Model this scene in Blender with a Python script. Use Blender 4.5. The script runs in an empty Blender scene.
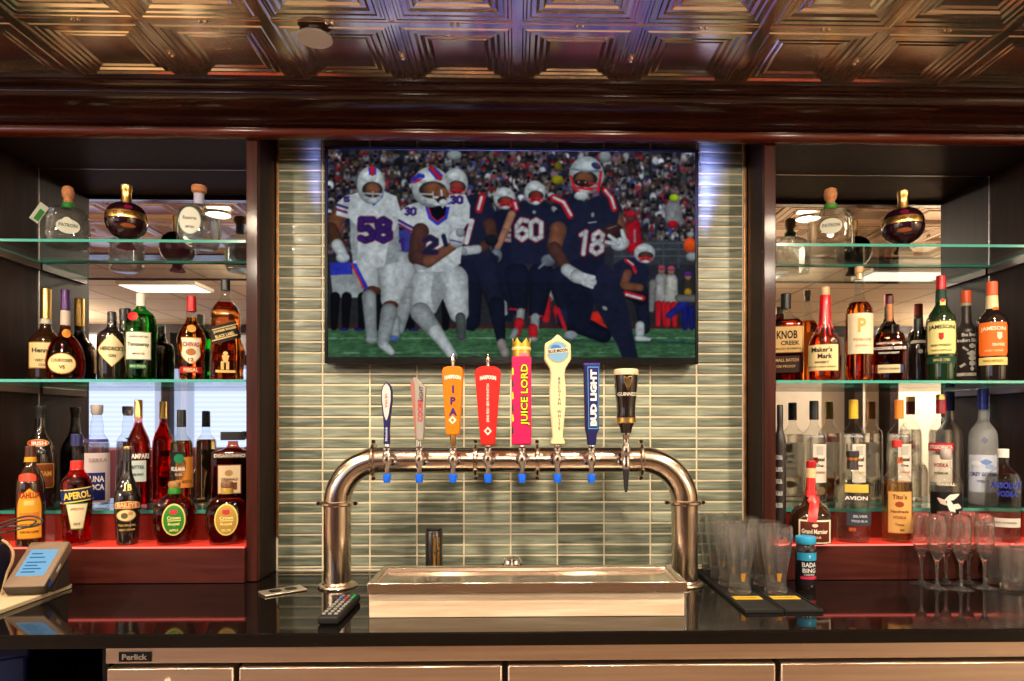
import bpy, math, random
import numpy as np
from mathutils import Vector, Matrix
rnd = random.Random(7)
SC = bpy.context.scene
TVS = 1.0; FRONT = True; EXPO = -0.12
COL = SC.collection
PI = math.pi
# ---------------------------------------------------------------- camera geometry measured from the photograph (1024x681)
TH = 0.022; CX = 531.0; CY = 425.0; F = 680.0
TOP = 0.92                      # height of the counter top
EYE = TOP + 0.455
T = math.tan(TH)
def PX(px, Y):
    t = (px - CX) / F
    return Y * (t + T) / (1 - t * T)
def DEP(X, Y): return X * math.sin(TH) + Y * math.cos(TH)
def PZ(py, X, Y): return EYE - (py - CY) * DEP(X, Y) / F

# ---------------------------------------------------------------- materials
MC = {}
def _new(name):
    m = bpy.data.materials.new(name); m.use_nodes = True
    nt = m.node_tree; nt.nodes.clear()
    out = nt.nodes.new('ShaderNodeOutputMaterial')
    return m, nt, out
def pr(name, col, rough=.5, metal=0., coat=0., trans=0., ior=1.5, emi=None, es=0., spec=.5, var=0., vs=(8,8,8), bump=0., bs=(30,30,30), aniso=0., sss=0., crough=.06):
    if name in MC: return MC[name]
    m, nt, out = _new(name)
    b = nt.nodes.new('ShaderNodeBsdfPrincipled'); nt.links.new(b.outputs[0], out.inputs[0])
    c = tuple(col) + (1,)
    b.inputs['Base Color'].default_value = c
    b.inputs['Roughness'].default_value = rough
    b.inputs['Metallic'].default_value = metal
    b.inputs['Coat Weight'].default_value = coat
    b.inputs['Coat Roughness'].default_value = crough
    b.inputs['Transmission Weight'].default_value = trans
    b.inputs['IOR'].default_value = ior
    b.inputs['Specular IOR Level'].default_value = spec
    b.inputs['Anisotropic'].default_value = aniso
    if sss: b.inputs['Subsurface Weight'].default_value = sss; b.inputs['Subsurface Radius'].default_value = (.004,.003,.002)
    if emi: b.inputs['Emission Color'].default_value = tuple(emi) + (1,); b.inputs['Emission Strength'].default_value = es
    tc = None
    def noise(sc, scale=1., det=4):
        nonlocal tc
        if tc is None: tc = nt.nodes.new('ShaderNodeTexCoord')
        mp = nt.nodes.new('ShaderNodeMapping'); mp.inputs['Scale'].default_value = sc
        nt.links.new(tc.outputs['Object'], mp.inputs['Vector'])
        n = nt.nodes.new('ShaderNodeTexNoise'); n.inputs['Scale'].default_value = scale; n.inputs['Detail'].default_value = det
        nt.links.new(mp.outputs[0], n.inputs['Vector'])
        return n
    if var:
        n = noise(vs)
        r = nt.nodes.new('ShaderNodeValToRGB')
        r.color_ramp.elements[0].position = .3; r.color_ramp.elements[1].position = .7
        r.color_ramp.elements[0].color = tuple(x * (1 - var) for x in col) + (1,)
        r.color_ramp.elements[1].color = tuple(min(1, x * (1 + var)) for x in col) + (1,)
        nt.links.new(n.outputs['Fac'], r.inputs[0]); nt.links.new(r.outputs[0], b.inputs['Base Color'])
    if bump:
        n = noise(bs)
        bp = nt.nodes.new('ShaderNodeBump'); bp.inputs['Strength'].default_value = bump; bp.inputs['Distance'].default_value = .002
        nt.links.new(n.outputs['Fac'], bp.inputs['Height']); nt.links.new(bp.outputs[0], b.inputs['Normal'])
        if coat: nt.links.new(bp.outputs[0], b.inputs['Coat Normal'])
    MC[name] = m
    return m
def shell(name, tint=(1,1,1), rough=0., ior=1.5):
    """thin clear glass wall: clear straight-through, fresnel reflection"""
    if name in MC: return MC[name]
    m, nt, out = _new(name)
    t = nt.nodes.new('ShaderNodeBsdfTransparent'); t.inputs[0].default_value = tuple(tint) + (1,)
    g = nt.nodes.new('ShaderNodeBsdfGlossy'); g.inputs['Roughness'].default_value = rough
    f = nt.nodes.new('ShaderNodeFresnel'); ge = nt.nodes.new('ShaderNodeNewGeometry')
    iv = nt.nodes.new('ShaderNodeMath'); iv.operation = 'MULTIPLY_ADD'; iv.inputs[1].default_value = 1. / ior - ior; iv.inputs[2].default_value = ior
    nt.links.new(ge.outputs['Backfacing'], iv.inputs[0]); nt.links.new(iv.outputs[0], f.inputs[0])
    mx = nt.nodes.new('ShaderNodeMixShader')
    nt.links.new(f.outputs[0], mx.inputs[0]); nt.links.new(t.outputs[0], mx.inputs[1]); nt.links.new(g.outputs[0], mx.inputs[2])
    nt.links.new(mx.outputs[0], out.inputs[0]); MC[name] = m
    return m
def refr(name, col, ior=1.34, rough=0.):
    if name in MC: return MC[name]
    m, nt, out = _new(name)
    g = nt.nodes.new('ShaderNodeBsdfGlass'); g.inputs['Color'].default_value = tuple(col) + (1,)
    g.inputs['IOR'].default_value = ior; g.inputs['Roughness'].default_value = rough
    nt.links.new(g.outputs[0], out.inputs[0]); MC[name] = m
    return m
def emit(name, col, s):
    if name in MC: return MC[name]
    m, nt, out = _new(name)
    e = nt.nodes.new('ShaderNodeEmission'); e.inputs[0].default_value = tuple(col) + (1,); e.inputs[1].default_value = s
    nt.links.new(e.outputs[0], out.inputs[0]); MC[name] = m
    return m
def ink(col, rough=.45):
    """printed or painted flat colour, slightly translucent like paper"""
    nm = 'paint_%02x%02x%02x' % tuple(int(255 * min(1, c)) for c in col)
    if nm in MC: return MC[nm]
    m = pr(nm, col, rough, spec=.25); nt = m.node_tree
    b = [n for n in nt.nodes if n.type == 'BSDF_PRINCIPLED'][0]; out = [n for n in nt.nodes if n.type == 'OUTPUT_MATERIAL'][0]
    t = nt.nodes.new('ShaderNodeBsdfTranslucent'); t.inputs[0].default_value = tuple(col) + (1,)
    mx = nt.nodes.new('ShaderNodeMixShader'); mx.inputs[0].default_value = .16
    nt.links.new(b.outputs[0], mx.inputs[1]); nt.links.new(t.outputs[0], mx.inputs[2]); nt.links.new(mx.outputs[0], out.inputs[0])
    return m
def wood(name, c1, c2, rough=.18, coat=.6, scale=(1.2, 14, 14), spec=.5, dark=None):
    if name in MC: return MC[name]
    m, nt, out = _new(name)
    b = nt.nodes.new('ShaderNodeBsdfPrincipled'); nt.links.new(b.outputs[0], out.inputs[0])
    b.inputs['Roughness'].default_value = rough; b.inputs['Coat Weight'].default_value = coat; b.inputs['Coat Roughness'].default_value = .12; b.inputs['Specular IOR Level'].default_value = .12
    tc = nt.nodes.new('ShaderNodeTexCoord'); mp = nt.nodes.new('ShaderNodeMapping'); mp.inputs['Scale'].default_value = scale
    nt.links.new(tc.outputs['Object'], mp.inputs[0])
    n = nt.nodes.new('ShaderNodeTexNoise'); n.inputs['Scale'].default_value = 3; n.inputs['Detail'].default_value = 8; n.inputs['Distortion'].default_value = .6
    nt.links.new(mp.outputs[0], n.inputs['Vector'])
    r = nt.nodes.new('ShaderNodeValToRGB'); r.color_ramp.elements[0].position = .35; r.color_ramp.elements[1].position = .68
    r.color_ramp.elements[0].color = tuple(c1) + (1,); r.color_ramp.elements[1].color = tuple(c2) + (1,)
    nt.links.new(n.outputs['Fac'], r.inputs[0]); nt.links.new(r.outputs[0], b.inputs['Base Color'])
    bp = nt.nodes.new('ShaderNodeBump'); bp.inputs['Strength'].default_value = .12; bp.inputs['Distance'].default_value = .001
    nt.links.new(n.outputs['Fac'], bp.inputs['Height']); nt.links.new(bp.outputs[0], b.inputs['Normal'])
    MC[name] = m
    return m

# ---------------------------------------------------------------- text outlines (built-in font), cached
TXT = {}
def text_mesh(s, bold=.0, space=1., shear=0.):
    k = (s, bold, space, shear)
    if k not in TXT:
        c = bpy.data.curves.new('lettering', 'FONT'); c.body = s; c.size = 1.; c.offset = bold; c.space_character = space; c.shear = shear
        c.resolution_u = 2; c.fill_mode = 'FRONT'; c.dimensions = '2D'
        o = bpy.data.objects.new('lettering', c); COL.objects.link(o)
        bpy.context.view_layer.update()
        me = bpy.data.meshes.new_from_object(o)
        v = [(p.co.x, p.co.y) for p in me.vertices]; f = [tuple(p.vertices) for p in me.polygons]
        bpy.data.objects.remove(o); bpy.data.curves.remove(c); bpy.data.meshes.remove(me)
        if v:
            x0 = min(p[0] for p in v); x1 = max(p[0] for p in v); y0 = min(p[1] for p in v); y1 = max(p[1] for p in v)
            cx = (x0 + x1) / 2; cy = (y0 + y1) / 2
            v = [(p[0] - cx, p[1] - cy) for p in v]
            TXT[k] = (v, f, x1 - x0, y1 - y0)
        else: TXT[k] = ([], [], 1, 1)
    return TXT[k]

# ---------------------------------------------------------------- mesh builder
class MB:
    def __init__(s): s.v = []; s.f = []; s.mi = []; s.mats = []
    def m(s, mat):
        if mat not in s.mats: s.mats.append(mat)
        return s.mats.index(mat)
    def add(s, vs, fs, mat, M=None):
        o = len(s.v); k = s.m(mat)
        if M is not None: vs = [tuple(M @ Vector(p)) for p in vs]
        s.v += [tuple(p) for p in vs]
        for f in fs: s.f.append(tuple(i + o for i in f)); s.mi.append(k)
        return s
    def box(s, x0, x1, y0, y1, z0, z1, mat, M=None):
        x0, x1 = min(x0, x1), max(x0, x1); y0, y1 = min(y0, y1), max(y0, y1); z0, z1 = min(z0, z1), max(z0, z1)
        v = [(x0,y0,z0),(x1,y0,z0),(x1,y1,z0),(x0,y1,z0),(x0,y0,z1),(x1,y0,z1),(x1,y1,z1),(x0,y1,z1)]
        f = [(0,3,2,1),(4,5,6,7),(0,1,5,4),(1,2,6,5),(2,3,7,6),(3,0,4,7)]
        return s.add(v, f, mat, M)
    def loft(s, rings, mat, cap0=True, cap1=True, M=None):
        n = len(rings[0]); v = [p for r in rings for p in r]; f = []
        for i in range(len(rings) - 1):
            for j in range(n):
                a = i * n + j; b = i * n + (j + 1) % n
                f.append((a, b, b + n, a + n))
        if cap0: f.append(tuple(reversed(range(n))))
        if cap1: f.append(tuple(range((len(rings) - 1) * n, len(rings) * n)))
        return s.add(v, f, mat, M)
    def lathe(s, prof, mat, seg=36, dy=1., n=2., x=0, y=0, cap0=True, cap1=True, M=None):
        """prof: (r, z) or (r, z, ry) bottom to top"""
        rings = []
        for p in prof:
            r, z = p[0], p[1]; ry = p[2] if len(p) > 2 else r * dy
            r = max(r, 1e-5); ry = max(ry, 1e-5)
            ring = []
            for k in range(seg):
                a = 2 * PI * k / seg; c, q = math.cos(a), math.sin(a)
                if n != 2.:
                    u = (abs(c) ** n + abs(q) ** n) ** (-1. / n); c *= u; q *= u
                ring.append((x + r * c, y + ry * q, z))
            rings.append(ring)
        return s.loft(rings, mat, cap0, cap1, M)
    def prism(s, poly, y0, y1, mat, M=None):
        """outline (x, z), counter-clockwise seen from the front (-y), extruded along y"""
        n = len(poly)
        v = [(p[0], y0, p[1]) for p in poly] + [(p[0], y1, p[1]) for p in poly]
        f = [tuple(range(n)), tuple(reversed(range(n, 2 * n)))]
        for i in range(n): f.append((i, i + n, (i + 1) % n + n, (i + 1) % n))
        return s.add(v, f, mat, M)
    def tube(s, pts, r, mat, seg=12, cap=True, M=None):
        P = [Vector(p) for p in pts]; rings = []; up = None
        for i, p in enumerate(P):
            d = (P[min(i + 1, len(P) - 1)] - P[max(i - 1, 0)]).normalized()
            if up is None:
                up = Vector((0, 0, 1)) if abs(d.z) < .9 else Vector((0, 1, 0))
            a = d.cross(up).normalized(); up = a.cross(d).normalized()
            rr = r[i] if isinstance(r, (list, tuple)) else r
            rings.append([tuple(p + a * (rr * math.cos(2 * PI * k / seg)) + up * (rr * math.sin(2 * PI * k / seg))) for k in range(seg)])
        return s.loft(rings, mat, cap, cap, M)
    def surf(s, fn, x0, x1, z0, z1, mat, shape='rect', nx=14, nz=10, off=.0005, rot=0.):
        """a label laid on the surface fn(x, z, off); shape gives the outline"""
        cx = (x0 + x1) / 2; hw = (x1 - x0) / 2; v = []; f = []
        if callable(shape): w = shape
        else:
            w = {'rect': lambda t: 1., 'oval': lambda t: math.sqrt(max(1e-4, 1 - (2 * t - 1) ** 2)),
             'round': lambda t: 1. if .06 < t < .94 else .93,
             'diamond': lambda t: max(.02, 1 - abs(2 * t - 1) ** 1.5),
             'arch': lambda t: 1. if t < .6 else math.sqrt(max(1e-3, 1 - ((t - .6) / .4) ** 2)),
             'shield': lambda t: math.sqrt(max(.02, min(1, t / .35))) if t < .35 else 1. - .12 * math.sin((t - .35) / .65 * PI),
             'taper': lambda t: .55 + .45 * t, 'sweet': lambda t: (.62 + .38 * math.sin(PI * min(1, t * 1.1))) if t < .8 else 1.}[shape]
        for i in range(nz + 1):
            t = i / nz
            if shape in ('oval',): t = .5 - .5 * math.cos(PI * t)
            z = z0 + (z1 - z0) * t
            for j in range(nx + 1):
                u = (2 * j / nx - 1) * hw * w(t)
                xx, zz = u, z
                if rot:
                    zc = (z0 + z1) / 2; xx, zz = u * math.cos(rot) - (z - zc) * math.sin(rot), zc + u * math.sin(rot) + (z - zc) * math.cos(rot)
                v.append(fn(cx + xx, zz, off))
        for i in range(nz):
            for j in range(nx):
                a = i * (nx + 1) + j; f.append((a, a + 1, a + nx + 2, a + nx + 1))
        return s.add(v, f, mat)
    def text(s, fn, string, x, z, h, mat, w=None, rot=0., bold=.02, off=.0009, arc=0., shear=0., space=1.):
        tv, tf, tw, thh = text_mesh(string, bold, space, shear)
        if not tv: return s
        sy = h / thh; sx = sy if w is None else w / tw
        c, q = math.cos(rot), math.sin(rot); v = []
        for (a, b) in tv:
            a *= sx; b *= sy
            if arc: b -= arc * (a / (tw * sx / 2)) ** 2
            v.append(fn(x + a * c - b * q, z + a * q + b * c, off))
        return s.add(v, tf, mat)
    def build(s, name, parent=None, loc=None, smooth=35, bevel=0., bseg=2, rz=0.):
        me = bpy.data.meshes.new(name)
        me.from_pydata(s.v, [], s.f)
        for m in s.mats: me.materials.append(m)
        me.polygons.foreach_set('material_index', s.mi)
        me.validate(); me.update()
        if smooth:
            me.polygons.foreach_set('use_smooth', [True] * len(me.polygons))
            me.set_sharp_from_angle(angle=math.radians(smooth))
        o = bpy.data.objects.new(name, me); COL.objects.link(o)
        if parent is not None: o.parent = parent
        if loc is not None: o.location = loc
        if rz: o.rotation_euler.z = rz
        if bevel:
            b = o.modifiers.new('edge', 'BEVEL'); b.width = bevel; b.segments = bseg; b.limit_method = 'ANGLE'; b.angle_limit = math.radians(35)
        return o
def thing(name, label, cat, loc=(0,0,0), rz=0., group=None):
    o = bpy.data.objects.new(name, None); COL.objects.link(o); o.location = loc; o.rotation_euler.z = rz
    o.empty_display_size = .05
    return tag(o, label, cat, group)
def tag(o, label, cat, group=None):
    o['label'] = label; o['category'] = cat
    if group: o['group'] = group
    return o
def struct(o):
    o['kind'] = 'structure'; return o
def copy_tree(o, parent=None):
    c = o.copy(); COL.objects.link(c)
    if parent is not None: c.parent = parent
    for ch in list(o.children): copy_tree(ch, c)
    return c
def flat(y=0.):
    return lambda x, z, off: (x, y - off, z)

# ---------------------------------------------------------------- shared materials
M_dark = wood('espresso_wood', (.008,.003,.002), (.020,.007,.0045), rough=.5, coat=.05, scale=(14, 14, 1.2))
M_red = wood('mahogany', (.026,.006,.004), (.055,.012,.007), rough=.4, coat=.1, scale=(14, 14, 1.2))
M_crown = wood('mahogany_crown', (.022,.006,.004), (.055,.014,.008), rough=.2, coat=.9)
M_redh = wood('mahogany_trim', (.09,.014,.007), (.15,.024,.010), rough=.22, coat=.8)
M_base = wood('mahogany_base', (.04,.008,.006), (.07,.015,.010), rough=.35, coat=.15)
M_mirror = pr('mirror_silver', (.86,.86,.86), .015, 1.)
M_bevel = pr('mirror_edge', (.75,.75,.78), .25, 1.)
M_chrome = pr('chrome', (.85,.83,.8), .08, 1.)
M_steel = pr('brushed_steel', (.93,.74,.60), .3, 1., var=.12, vs=(2, 2, 90), bump=.08, bs=(3, 3, 300))
M_tube = pr('polished_steel_tube', (.74,.62,.50), .2, 1., aniso=.5, bump=.03, bs=(200, 200, 4))
M_black = pr('black_plastic', (.008,.008,.009), .3, spec=.3)
M_rubber = pr('black_rubber', (.010,.010,.010), .6, spec=.25)
M_gold = pr('gold_foil', (.85,.55,.18), .28, 1.)
M_glass = refr('clear_glass', (.985,.99,.985), 1.5)
M_shell = shell('clear_bottle_glass', (.93,.95,.94))
M_shelf = shell('shelf_glass', (.93,.975,.96), ior=1.22)
def half_glass(name, col, tint, ior, f, haze=0.):
    if name in MC: return MC[name]
    m, nt, out = _new(name)
    g = nt.nodes.new('ShaderNodeBsdfGlass'); g.inputs['Color'].default_value = tuple(col) + (1,); g.inputs['IOR'].default_value = ior; g.inputs['Roughness'].default_value = 0
    t = nt.nodes.new('ShaderNodeBsdfTransparent'); t.inputs[0].default_value = tuple(tint) + (1,)
    mx = nt.nodes.new('ShaderNodeMixShader'); mx.inputs[0].default_value = f
    nt.links.new(g.outputs[0], mx.inputs[1]); nt.links.new(t.outputs[0], mx.inputs[2])
    last = mx
    if haze:                       # faint film; its pale colour also stands in for the glasses' bright highlights
        p = nt.nodes.new('ShaderNodeBsdfPrincipled'); p.inputs['Base Color'].default_value = (.9, .88, .85, 1); p.inputs['Roughness'].default_value = .18; p.inputs['Specular IOR Level'].default_value = 1.
        last = nt.nodes.new('ShaderNodeMixShader'); last.inputs[0].default_value = haze
        nt.links.new(mx.outputs[0], last.inputs[1]); nt.links.new(p.outputs[0], last.inputs[2])
    nt.links.new(last.outputs[0], out.inputs[0]); MC[name] = m
    return m
M_drink = half_glass('drinking_glass', (.99,.99,.985), (.985,.99,.985), 1.5, .12, .032)
M_edge = pr('shelf_glass_edge', (.05,.30,.24), .12, 0, spec=.8, emi=(.1,.5,.4), es=.0)
# ================================================================ THE SETTING
CEIL = EYE + .943; SOF = EYE + .838; MCEIL = EYE + 1.16
YT, YF, YM = 2.14, 1.985, 2.25          # tile plane, cabinet face, mirror plane
LX0, LX1, LXO = -1.557, -.781, -.748    # left cabinet: inner left, inner right, outer right
RX1, RX0, RXO = 1.592, .765, .7295
# floor and room
M_floor = pr('floor_tile_brown', (.26,.17,.11), .5, var=.2, vs=(2,2,2))
o = MB().box(-6.2, 6.2, -3.6, 2.6, -.05, 0, M_floor).build('floor', smooth=0); struct(o)
M_wall = pr('cream_wall_paint', (.80,.70,.56), .7, var=.03)
M_lilac = pr('grey_lilac_wall_paint', (.50,.46,.48), .7, var=.03)
M_blackwood = wood('black_wood', (.01,.006,.006), (.022,.012,.012), rough=.4, coat=.2)
def acoustic():
    m, nt, out = _new('acoustic_tile')
    b = nt.nodes.new('ShaderNodeBsdfPrincipled'); nt.links.new(b.outputs[0], out.inputs[0]); b.inputs['Roughness'].default_value = .8
    tc = nt.nodes.new('ShaderNodeTexCoord'); br = nt.nodes.new('ShaderNodeTexBrick')
    br.offset = 0; br.inputs['Scale'].default_value = 1; br.inputs['Brick Width'].default_value = .61; br.inputs['Row Height'].default_value = .61
    br.inputs['Mortar Size'].default_value = .012
    br.inputs['Color1'].default_value = (.62,.46,.29,1); br.inputs['Color2'].default_value = (.60,.44,.27,1); br.inputs['Mortar'].default_value = (.30,.21,.13,1)
    nt.links.new(tc.outputs['Object'], br.inputs['Vector']); nt.links.new(br.outputs[0], b.inputs['Base Color'])
    return m
M_acou = acoustic()
o = MB().box(-6.2, 6.2, -3.6, .9, MCEIL, MCEIL + .05, M_acou).build('ceiling', smooth=0); struct(o)
w = MB().box(-6.2, 6.2, -3.65, -3.6, 0, MCEIL, M_wall).box(-6.2, -1.5, -3.6, -3.585, EYE + .8, EYE + 1.06, M_lilac)
o = w.build('wall_front', smooth=0); struct(o)
o = MB().box(-6.25, -6.2, -3.65, 2.6, 0, MCEIL, M_wall).build('wall_left', smooth=0); struct(o)
o = MB().box(6.2, 6.25, -3.65, 2.6, 0, MCEIL, M_wall).build('wall_right', smooth=0); struct(o)
o = MB().box(-6.25, 6.25, 2.6, 2.65, 0, MCEIL, M_dark).build('wall_back', smooth=0); struct(o)
# dark beam along the window wall and posts between the windows (seen in the mirrors)
o = MB().box(-6.2, 6.2, -3.6, -3.40, EYE + 1.06, MCEIL, M_blackwood).build('trim_1', smooth=0); struct(o)
o = MB().box(-6.2, -1.5, -3.6, -3.5, EYE + .70, EYE + .82, M_blackwood).build('trim_2', smooth=0); struct(o)
def blind_mat(nm, cols, s, f=55):
    m, nt, out = _new(nm)
    tc = nt.nodes.new('ShaderNodeTexCoord'); sp = nt.nodes.new('ShaderNodeSeparateXYZ'); nt.links.new(tc.outputs['Object'], sp.inputs[0])
    mu = nt.nodes.new('ShaderNodeMath'); mu.operation = 'MULTIPLY'; mu.inputs[1].default_value = f * 2; nt.links.new(sp.outputs['Z'], mu.inputs[0])
    si = nt.nodes.new('ShaderNodeMath'); si.operation = 'SINE'; nt.links.new(mu.outputs[0], si.inputs[0])
    r = nt.nodes.new('ShaderNodeValToRGB'); r.color_ramp.elements[0].color = cols[0] + (1,); r.color_ramp.elements[1].color = cols[1] + (1,)
    nt.links.new(si.outputs[0], r.inputs[0])
    e = nt.nodes.new('ShaderNodeEmission'); e.inputs[1].default_value = s; nt.links.new(r.outputs[0], e.inputs[0]); nt.links.new(e.outputs[0], out.inputs[0])
    return m
M_day = blind_mat('daylit_blinds', ((.45,.52,.80), (.66,.70,.95)), .95)
k = 1
for (x0, x1) in ((-6.1, -4.22), (-3.78, -2.75)):
    w = MB().box(x0, x1, -3.6, -3.58, EYE - .75, EYE + .70, M_day)
    o = w.build('window_%d' % k, smooth=0); struct(o)
    fr = MB().box(x0 - .06, x0, -3.6, -3.54, EYE - .8, EYE + .70, M_blackwood).box(x1, x1 + .06, -3.6, -3.54, EYE - .8, EYE + .70, M_blackwood)
    fr.box(x0 - .06, x1 + .06, -3.6, -3.5, EYE - .85, EYE - .75, M_blackwood)
    q = fr.build('window_frame', smooth=0); q.parent = o
    k += 1
for x in (-4.0, 4.0, 4.42):
    o = MB().box(x - .05, x + .05, -3.6, -3.35, 0, EYE + 1.06, M_blackwood).build('trim_%d' % (k + 1), smooth=0); struct(o); k += 1
o = MB().box(-2.6, 2.6, -3.6, -3.52, 0, EYE + 1.06, wood('added_dark_panel', (.03,.012,.008), (.06,.022,.014), rough=.5, coat=.05)).build('trim_15', smooth=0); struct(o)  # unseen panel added so black surfaces reflect a dark wall
# burgundy booth backs under the windows
M_booth = pr('burgundy_vinyl', (.09,.012,.03), .4)
b = thing('booth_bench', 'burgundy booth bench under the windows, seen in the left mirror', 'bench', (-4.0, -3.0, 0))
MB().box(-1.9, 1.9, -.25, .25, .08, .45, M_booth).build('seat', b, bevel=.03)
MB().box(-1.9, 1.9, -.42, -.27, .08, 1.12, M_booth).build('backrest', b, bevel=.03)
# ---- pressed tin ceiling over the bar: panels with nested frames, flat ribs
M_tin = pr('pressed_tin', (.93,.76,.60), .17, 1., bump=.02, bs=(40,40,40))
PN = .2925
XR = [(-5 + i) * .585 + .003 for i in range(11)]
prof = [(0,0),(.004,0),(.006,-.004),(.012,-.004),(.015,0),(.020,0),(.023,-.005),(.029,-.005),(.033,0),(.043,.001),(.050,.010),(.056,.010),(.060,.005),(.066,.014),(.072,.014),(.076,.009),(.082,.017),(.102,.019)]
tin = MB()
ny = 4
for i in range(len(XR) * 2 - 2):
    x0 = XR[0] + i * PN; x1 = x0 + PN
    for j in range(ny):
        y1 = 1.893 - j * PN; y0 = y1 - PN
        rings = []
        for (d, h) in prof:
            h *= .42; rings.append([(x0 + d, y0 + d, CEIL + h), (x1 - d, y0 + d, CEIL + h), (x1 - d, y1 - d, CEIL + h), (x0 + d, y1 - d, CEIL + h)])
        v = [p for r in rings for p in r]; f = []
        for a in range(len(rings) - 1):
            for q in range(4):
                f.append((a*4+q, (a+1)*4+q, (a+1)*4+(q+1)%4, a*4+(q+1)%4))
        a = (len(rings) - 1) * 4; f.append((a, a+3, a+2, a+1))
        tin.add(v, f, M_tin)
        # bead pairs on the joints
        for (bx, by) in ((x0 + PN/2 - .007, y0), (x0 + PN/2 + .007, y0), (x0, y0 + PN/2 - .007), (x0, y0 + PN/2 + .007)):
            tin.lathe([(.0005,-.007),(.0035,-.006),(.005,-.003),(.005,.002)], M_tin, seg=8, x=bx, y=by, M=Matrix.Translation((0,0,CEIL)))
        for e in (0,):
            tin.box(x0, x1, y0 - .004, y0 + .004, CEIL - .003, CEIL + .002, M_tin)
for x in XR: tin.box(x - .011, x + .011, .72, 1.96, CEIL - .006, CEIL + .003, M_tin)
tin.box(XR[0], XR[-1], .72, .724, CEIL, MCEIL, M_dark)
tin.box(XR[0], XR[-1], .60, .724, CEIL - .01, CEIL + .04, M_crown)
tin.box(XR[0] - .1, XR[-1] + .1, .60, 2.2, CEIL + .05, CEIL + .07, M_dark)
o = tin.build('ceiling_tin', smooth=20); struct(o)
# round white cover plate
X = PX(315, 1.64)
c = MB().lathe([(.012,.0),(.014,-.012),(.040,-.014),(.041,-.018),(.0405,-.0195),(.002,-.020)][::-1], pr('white_enamel', (.95,.92,.95), .35), seg=40)
o = c.build('ceiling_cover_plate', loc=(X, 1.64, CEIL)); tag(o, 'small round white cover plate on the pressed tin ceiling', 'cover plate')
# recessed downlights in the tin ceiling; the customer-edge row is added front fill
M_lamp = emit('lamp_face', (1.,.82,.6), 22.)
M_trim = pr('lamp_trim', (.7,.62,.5), .3, 1.)
DLP = [(-1.32, 1.455), (-.2925, 1.16), (.30, 1.16), (1.32, 1.455), (-2.47, .88), (-1.17, .88), (-.41, .88), (.41, .88), (1.17, .88), (2.47, .88)]
for i, (x, y) in enumerate(DLP):
    lt = thing('ceiling_downlight', ['recessed ceiling downlight over the bar, leftmost', 'recessed ceiling downlight over the taps, left of centre', 'recessed ceiling downlight over the taps, right of centre', 'recessed ceiling downlight over the bar, rightmost'][i] if i < 4 else 'added fill downlight at the customer edge of the bar ceiling, %s from the left' % ['first', 'second', 'third', 'fourth', 'fifth', 'sixth'][i - 4], 'downlight', (x, y, CEIL - .008), group='recessed downlights in the tin ceiling')
    MB().lathe([(.052,-.006),(.062,-.006),(.064,-.002),(.064,.004),(.052,.004)], M_trim, cap0=False, cap1=False).build('trim_ring', lt)
    MB().lathe([(.0520,-.001),(.001,-.001)][::-1], M_lamp, cap0=False).build('lamp_face', lt)
    l = bpy.data.lights.new('downlight', 'SPOT'); l.energy = [56, 24, 24, 56, 90, 80, 46, 46, 80, 90][i]; l.spot_size = math.radians(125); l.spot_blend = .8; l.shadow_soft_size = .045; l.color = (1., .80, .58)
    q = bpy.data.objects.new('bulb', l); COL.objects.link(q); q.parent = lt; q.location = (0, 0, -.02); q.rotation_euler.x = math.radians(32 if i > 3 else 0)
# ---- crown moulding
cp = [(1.983,.950),(1.983,.825),(1.947,.825),(1.944,.828),(1.944,.840),(1.951,.843),(1.964,.845),(1.964,.852),(1.953,.854),(1.947,.857),(1.949,.862),(1.957,.866),(1.950,.872),(1.935,.880),(1.915,.886),(1.893,.893),(1.880,.901),(1.874,.911),(1.876,.918),(1.868,.920),(1.862,.925),(1.862,.933),(1.856,.935),(1.854,.944)]
cr = MB(); v = []; f = []
for x in (-3.0, 3.0): v += [(x, p[0], EYE + p[1]) for p in cp]
n = len(cp)
for i in range(n - 1): f.append((i, i + 1, i + 1 + n, i + n))
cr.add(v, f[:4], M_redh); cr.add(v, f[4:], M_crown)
o = cr.build('trim_crown', smooth=50); struct(o)
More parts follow.
